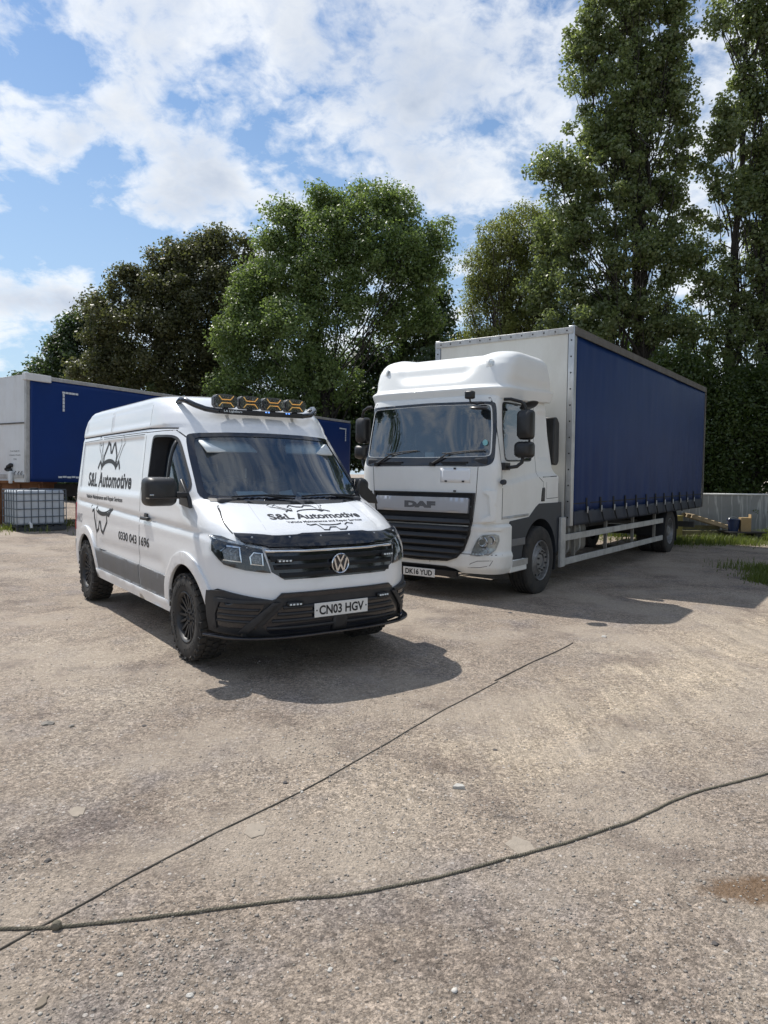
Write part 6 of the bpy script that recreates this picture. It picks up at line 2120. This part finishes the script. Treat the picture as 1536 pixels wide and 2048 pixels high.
# ------------------------------------------------------------------ rope and cord across the yard
M_rope = mat('old_grey_rope', (0.17, 0.15, 0.11), 0.95, var=0.3, scale=60, bump=.4, bscale=300)
M_cord = mat('dark_grey_cord', (0.11, 0.097, 0.08), 0.95, var=0.3, scale=60)
def smooth_path(pts, step):
    pts = [np.array(p) for p in pts]
    out = []
    for i in range(len(pts) - 1):
        p0, p1, p2, p3 = pts[max(i - 1, 0)], pts[i], pts[i + 1], pts[min(i + 2, len(pts) - 1)]
        n = max(2, int(np.linalg.norm(p2 - p1) / step))
        for k in range(n):
            t = k / n
            out.append(.5 * ((2 * p1) + (p2 - p0) * t + (2 * p0 - 5 * p1 + 4 * p2 - p3) * t * t + (3 * p1 - p0 - 3 * p2 + p3) * t ** 3))
    out.append(pts[-1])
    return out
def lay_rope(name, px, r, m, step, strands, label, cat, pitch=.040):
    g = [on_ground(a, b) for a, b in px]
    path = smooth_path([(p.x, p.y) for p in g], step)
    P = np.array([(p[0], p[1], ground_h(p[0], p[1]) + r * .75) for p in path])
    ker = np.ones(7) / 7
    zz_ = np.convolve(np.pad(P[:, 2], 3, mode='edge'), ker, 'valid')
    P[:, 2] = np.maximum(zz_, P[:, 2] - r * .3)
    mb = MB()
    s = np.concatenate([[0], np.cumsum(np.linalg.norm(np.diff(P, axis=0), axis=1))])
    if strands == 1:
        mb.tube([tuple(p) for p in P], r, 6)
    else:
        T = np.gradient(P, axis=0)
        T /= np.linalg.norm(T, axis=1, keepdims=True)
        A = np.cross(T, [0, 0, 1.0])
        A /= np.linalg.norm(A, axis=1, keepdims=True)
        B = np.cross(A, T)
        for k in range(strands):
            ph = s / pitch * 2 * PI + k * 2 * PI / strands
            Q = P + (A * np.cos(ph)[:, None] + B * np.sin(ph)[:, None]) * r * .48
            mb.tube([tuple(q) for q in Q], r * .56, 5)
    o = mb.build(name, m, None, ang=60)
    tag(o, label, cat)
    return o
lay_rope('rope', [(-700, 1872), (-350, 1868), (-60, 1862), (0, 1860), (110, 1857), (300, 1838), (400, 1825), (500, 1812), (700, 1790), (800, 1772), (900, 1750), (1050, 1710), (1130, 1688), (1200, 1664), (1270, 1640), (1340, 1606), (1400, 1584), (1470, 1566), (1536, 1548), (1600, 1532), (1750, 1496), (1950, 1450)],
         .0075, M_rope, .010, 3, 'thick grey twisted rope lying across the foreground dirt', 'rope')
lay_rope('cord', [(-260, 2062), (-60, 1934), (0, 1900), (95, 1847), (195, 1793), (300, 1735), (430, 1667), (550, 1610), (650, 1558), (768, 1491), (860, 1436), (925, 1401), (965, 1380), (995, 1364)],
         0.0042, M_cord, .03, 1, 'thin dark cord running straight across the dirt behind the rope', 'cord')
lay_rope('stick', [(990, 1362), (1030, 1342), (1080, 1318), (1120, 1300), (1146, 1286)], .0055, M_cord, .05, 1, 'thin dark stick on the dirt in line with the cord', 'stick')
kn = MB().lathe([(0, -.02), (.016, -.012), (.02, .002), (.012, .018), (0, .022)], 10).build('rope_knot', M_rope, bpy.data.objects['rope'])
kp = on_ground(113, 1858)
kn.location = (kp.x, kp.y, ground_h(kp.x, kp.y) + .014)

# ------------------------------------------------------------------ loose stones and gravel
def rock_mesh(rng, name, flat=.6, sub=1):
    bm = bmesh.new()
    bmesh.ops.create_icosphere(bm, subdivisions=sub, radius=1)
    for v in bm.verts:
        v.co *= .75 + .5 * rng.rand()
        v.co.z *= flat
    me = bpy.data.meshes.new(name)
    bm.to_mesh(me)
    bm.free()
    return me
def smat(name, stops):
    m = bpy.data.materials.new(name)
    m.use_nodes = True
    nt = m.node_tree
    b = nt.nodes['Principled BSDF']
    a = nd(nt, 'ShaderNodeAttribute', attribute_name='tint')
    nt.links.new(ramp(nt, a.outputs['Fac'], stops), b.inputs['Base Color'])
    b.inputs['Roughness'].default_value = .9
    return m
M_grav = smat('mixed_gravel', [(0, (.21, .19, .17)), (.3, (.27, .24, .205)), (.7, (.29, .26, .22)), (.93, (.38, .35, .30)), (1, (.60, .57, .52))])
rng = np.random.RandomState(9)
def icos():
    t = (1 + 5 ** .5) / 2
    v = np.array([(-1, t, 0), (1, t, 0), (-1, -t, 0), (1, -t, 0), (0, -1, t), (0, 1, t), (0, -1, -t), (0, 1, -t), (t, 0, -1), (t, 0, 1), (-t, 0, -1), (-t, 0, 1)], float)
    v /= np.linalg.norm(v[0])
    f = np.array([(0, 11, 5), (0, 5, 1), (0, 1, 7), (0, 7, 10), (0, 10, 11), (1, 5, 9), (5, 11, 4), (11, 10, 2), (10, 7, 6), (7, 1, 8), (3, 9, 4), (3, 4, 2), (3, 2, 6), (3, 6, 8), (3, 8, 9), (4, 9, 5), (2, 4, 11), (6, 2, 10), (8, 6, 7), (9, 8, 1)])
    return v, f
iv, if_ = icos()
N = 24000
r_ = 1.9 + 9.5 * rng.rand(N) ** 1.5
a_ = (rng.rand(N) - .5) * R(66)
X, Y = r_ * np.sin(a_), r_ * np.cos(a_)
keep = rng.rand(N) < np.clip(.42 + 1.25 * fbm(X, Y, .9, 4, 33), .06, 1)
X, Y, r_ = X[keep], Y[keep], r_[keep]
# cinder patches of denser gravel
for cx_, cy_, rr_, k_ in ((-.75, 2.45, .16, 260), (-1.75, 3.05, .22, 420), (.25, 2.15, .10, 160), (-.35, 4.3, .35, 500), (1.15, 2.2, .12, 140), (.45, 3.6, .16, 160), (-.62, 2.1, .08, 120)):
    X = np.concatenate([X, cx_ + rng.normal(size=k_) * rr_])
    Y = np.concatenate([Y, cy_ + rng.normal(size=k_) * rr_ * .8])
n = len(X)
s_ = .0022 + .0045 * rng.rand(n) ** 3 + .006 * (rng.rand(n) < .02) * rng.rand(n)
Zg = gz(X, Y) + ground_relief(X, Y)
sc3 = s_[:, None] * (.7 + .6 * rng.rand(n, 3)) * np.array([1.15, 1.15, .7])
th_ = rng.rand(n) * 2 * PI
bv = iv[None] * (.8 + .4 * rng.rand(n, 12, 1)) * sc3[:, None, :]
ct, st2 = np.cos(th_)[:, None], np.sin(th_)[:, None]
V = np.stack([bv[..., 0] * ct - bv[..., 1] * st2 + X[:, None], bv[..., 0] * st2 + bv[..., 1] * ct + Y[:, None], bv[..., 2] + (Zg + s_ * .25)[:, None]], -1).reshape(-1, 3)
F = (if_[None] + (np.arange(n) * 12)[:, None, None]).reshape(-1, 3)
o = link('gravel', np_mesh('gravel', V, F, False, np.repeat(np.clip(rng.rand(n) ** 1.25, 0, 1), 20)), M_grav)
tag(o, 'small loose gravel scattered over the dirt yard', kind='stuff')

M_stone = mat('grey_stone', (0.28, 0.255, 0.22), 0.9, var=.25, scale=30, bump=.3, bscale=60)
M_stoned = mat('dark_stone', (0.09, 0.082, 0.078), 0.9, var=.25, scale=30)
M_stonep = mat('pale_stone', (0.46, 0.44, 0.40), 0.9, var=.15, scale=30)
protos = [rock_mesh(rng, 'stone', f_, 2) for f_ in (.55, .7, .45, .6)]
spots = [(97, 1448, .034, 0, 'broad grey stone half sunk in the dirt near the left edge'), (143, 1453, .020, 0, 'small grey stone right of the broad one near the left edge'),
         (288, 1452, .014, 1, 'dark stone alone in the dirt below the front van wheel'), (570, 1566, .016, 1, 'dark stone just above the thin cord'), (603, 1584, .012, 2, 'pale stone touching the thin cord'),
         (96, 1722, .014, 1, 'dark stone at the left above the crossing of rope and cord'), (990, 1500, .012, 1, 'dark stone in the open dirt right of the cord end'), (1246, 1545, .011, 1, 'dark stone in the pale tracks above the rope'),
         (1276, 1804, .009, 2, 'pale pebble below the rope on the right'), (1430, 1888, .011, 1, 'dark stone under the brown stain'), (240, 1950, .012, 2, 'white pebble near the bottom left corner'),
         (380, 1992, .013, 2, 'white stone in the gravel patch at the bottom'), (660, 1940, .010, 2, 'white pebble right of the bottom gravel patch'), (1208, 1274, .028, 2, 'pale stone beside the tip of the lorry shadow'), (1020, 1226, .026, 1, 'dark stone in the sun in front of the lorry bumper'),
         (120, 1892, .010, 2, 'pale pebble just under the rope at the left')]
for i, (px, py, r0, mi, lab) in enumerate(spots):
    p = on_ground(px, py)
    me = protos[i % 4].copy()
    me.materials.clear()
    o = link('stone', me, (M_stone, M_stoned, M_stonep)[mi])
    o.location = (p.x, p.y, p.z + r0 * .12)
    o.scale = (r0 * (.9 + .5 * rng.rand()), r0 * (.8 + .4 * rng.rand()), r0 * .8)
    o.rotation_euler = (0, 0, rng.rand() * 6)
    tag(o, lab, 'stone', 'loose stones on the yard')
def slab(name, lab, cat, px, m, th_=.012, group=None):
    rs_ = np.random.RandomState(len(lab))
    px = [(a + rs_.normal() * 1.6, b + rs_.normal() * 1.0) for a, b in dens(px, 7)]
    pts = [on_ground(a, b) for a, b in px]
    c = sum(pts, Vector()) / len(pts)
    mb = MB().prism([(p.x - c.x, p.y - c.y) for p in pts], -.01, th_, axis='z')
    o = mb.build(name, m, None, bev=.003, smooth=False)
    o.location = (c.x, c.y, ground_h(c.x, c.y))
    tag(o, lab, cat, group)
slab('concrete_slab', 'flat pale piece of concrete beside the foreground rope', 'slab', [(1012, 1690), (1028, 1674), (1060, 1684), (1072, 1698), (1040, 1712)], mat('pale_concrete', (.315, .27, .218), .95, var=.15, scale=20, bump=.3), .003)
slab('broken_tile', 'small broken tile lying upright in the dirt between cord and rope', 'tile', [(906, 1578), (914, 1571), (928, 1573), (930, 1580)], M_stonep, .016)
slab('flat_stone', 'half buried flat stone just right of the cord', 'stone', [(488, 1668), (500, 1648), (520, 1646), (536, 1656), (528, 1672), (505, 1676)], mat('dusty_flat_stone', (.315, .27, .218), .95, var=.12, scale=20), .003)
slab('flat_stone', 'flat pale stone left of the cord in the middle of the dirt', 'stone', [(136, 1626), (150, 1614), (172, 1616), (168, 1630), (146, 1634)], mat('dusty_pale_stone', (.315, .27, .218), .95, var=.12, scale=20), .003)
slab('dead_leaf', 'curled dry brown leaf near the bottom left corner', 'leaf', [(70, 2022), (78, 2000), (92, 1988), (100, 1992), (92, 2006), (80, 2020)], mat('dry_leaf', (.20, .165, .125), .9, var=.2), .006)
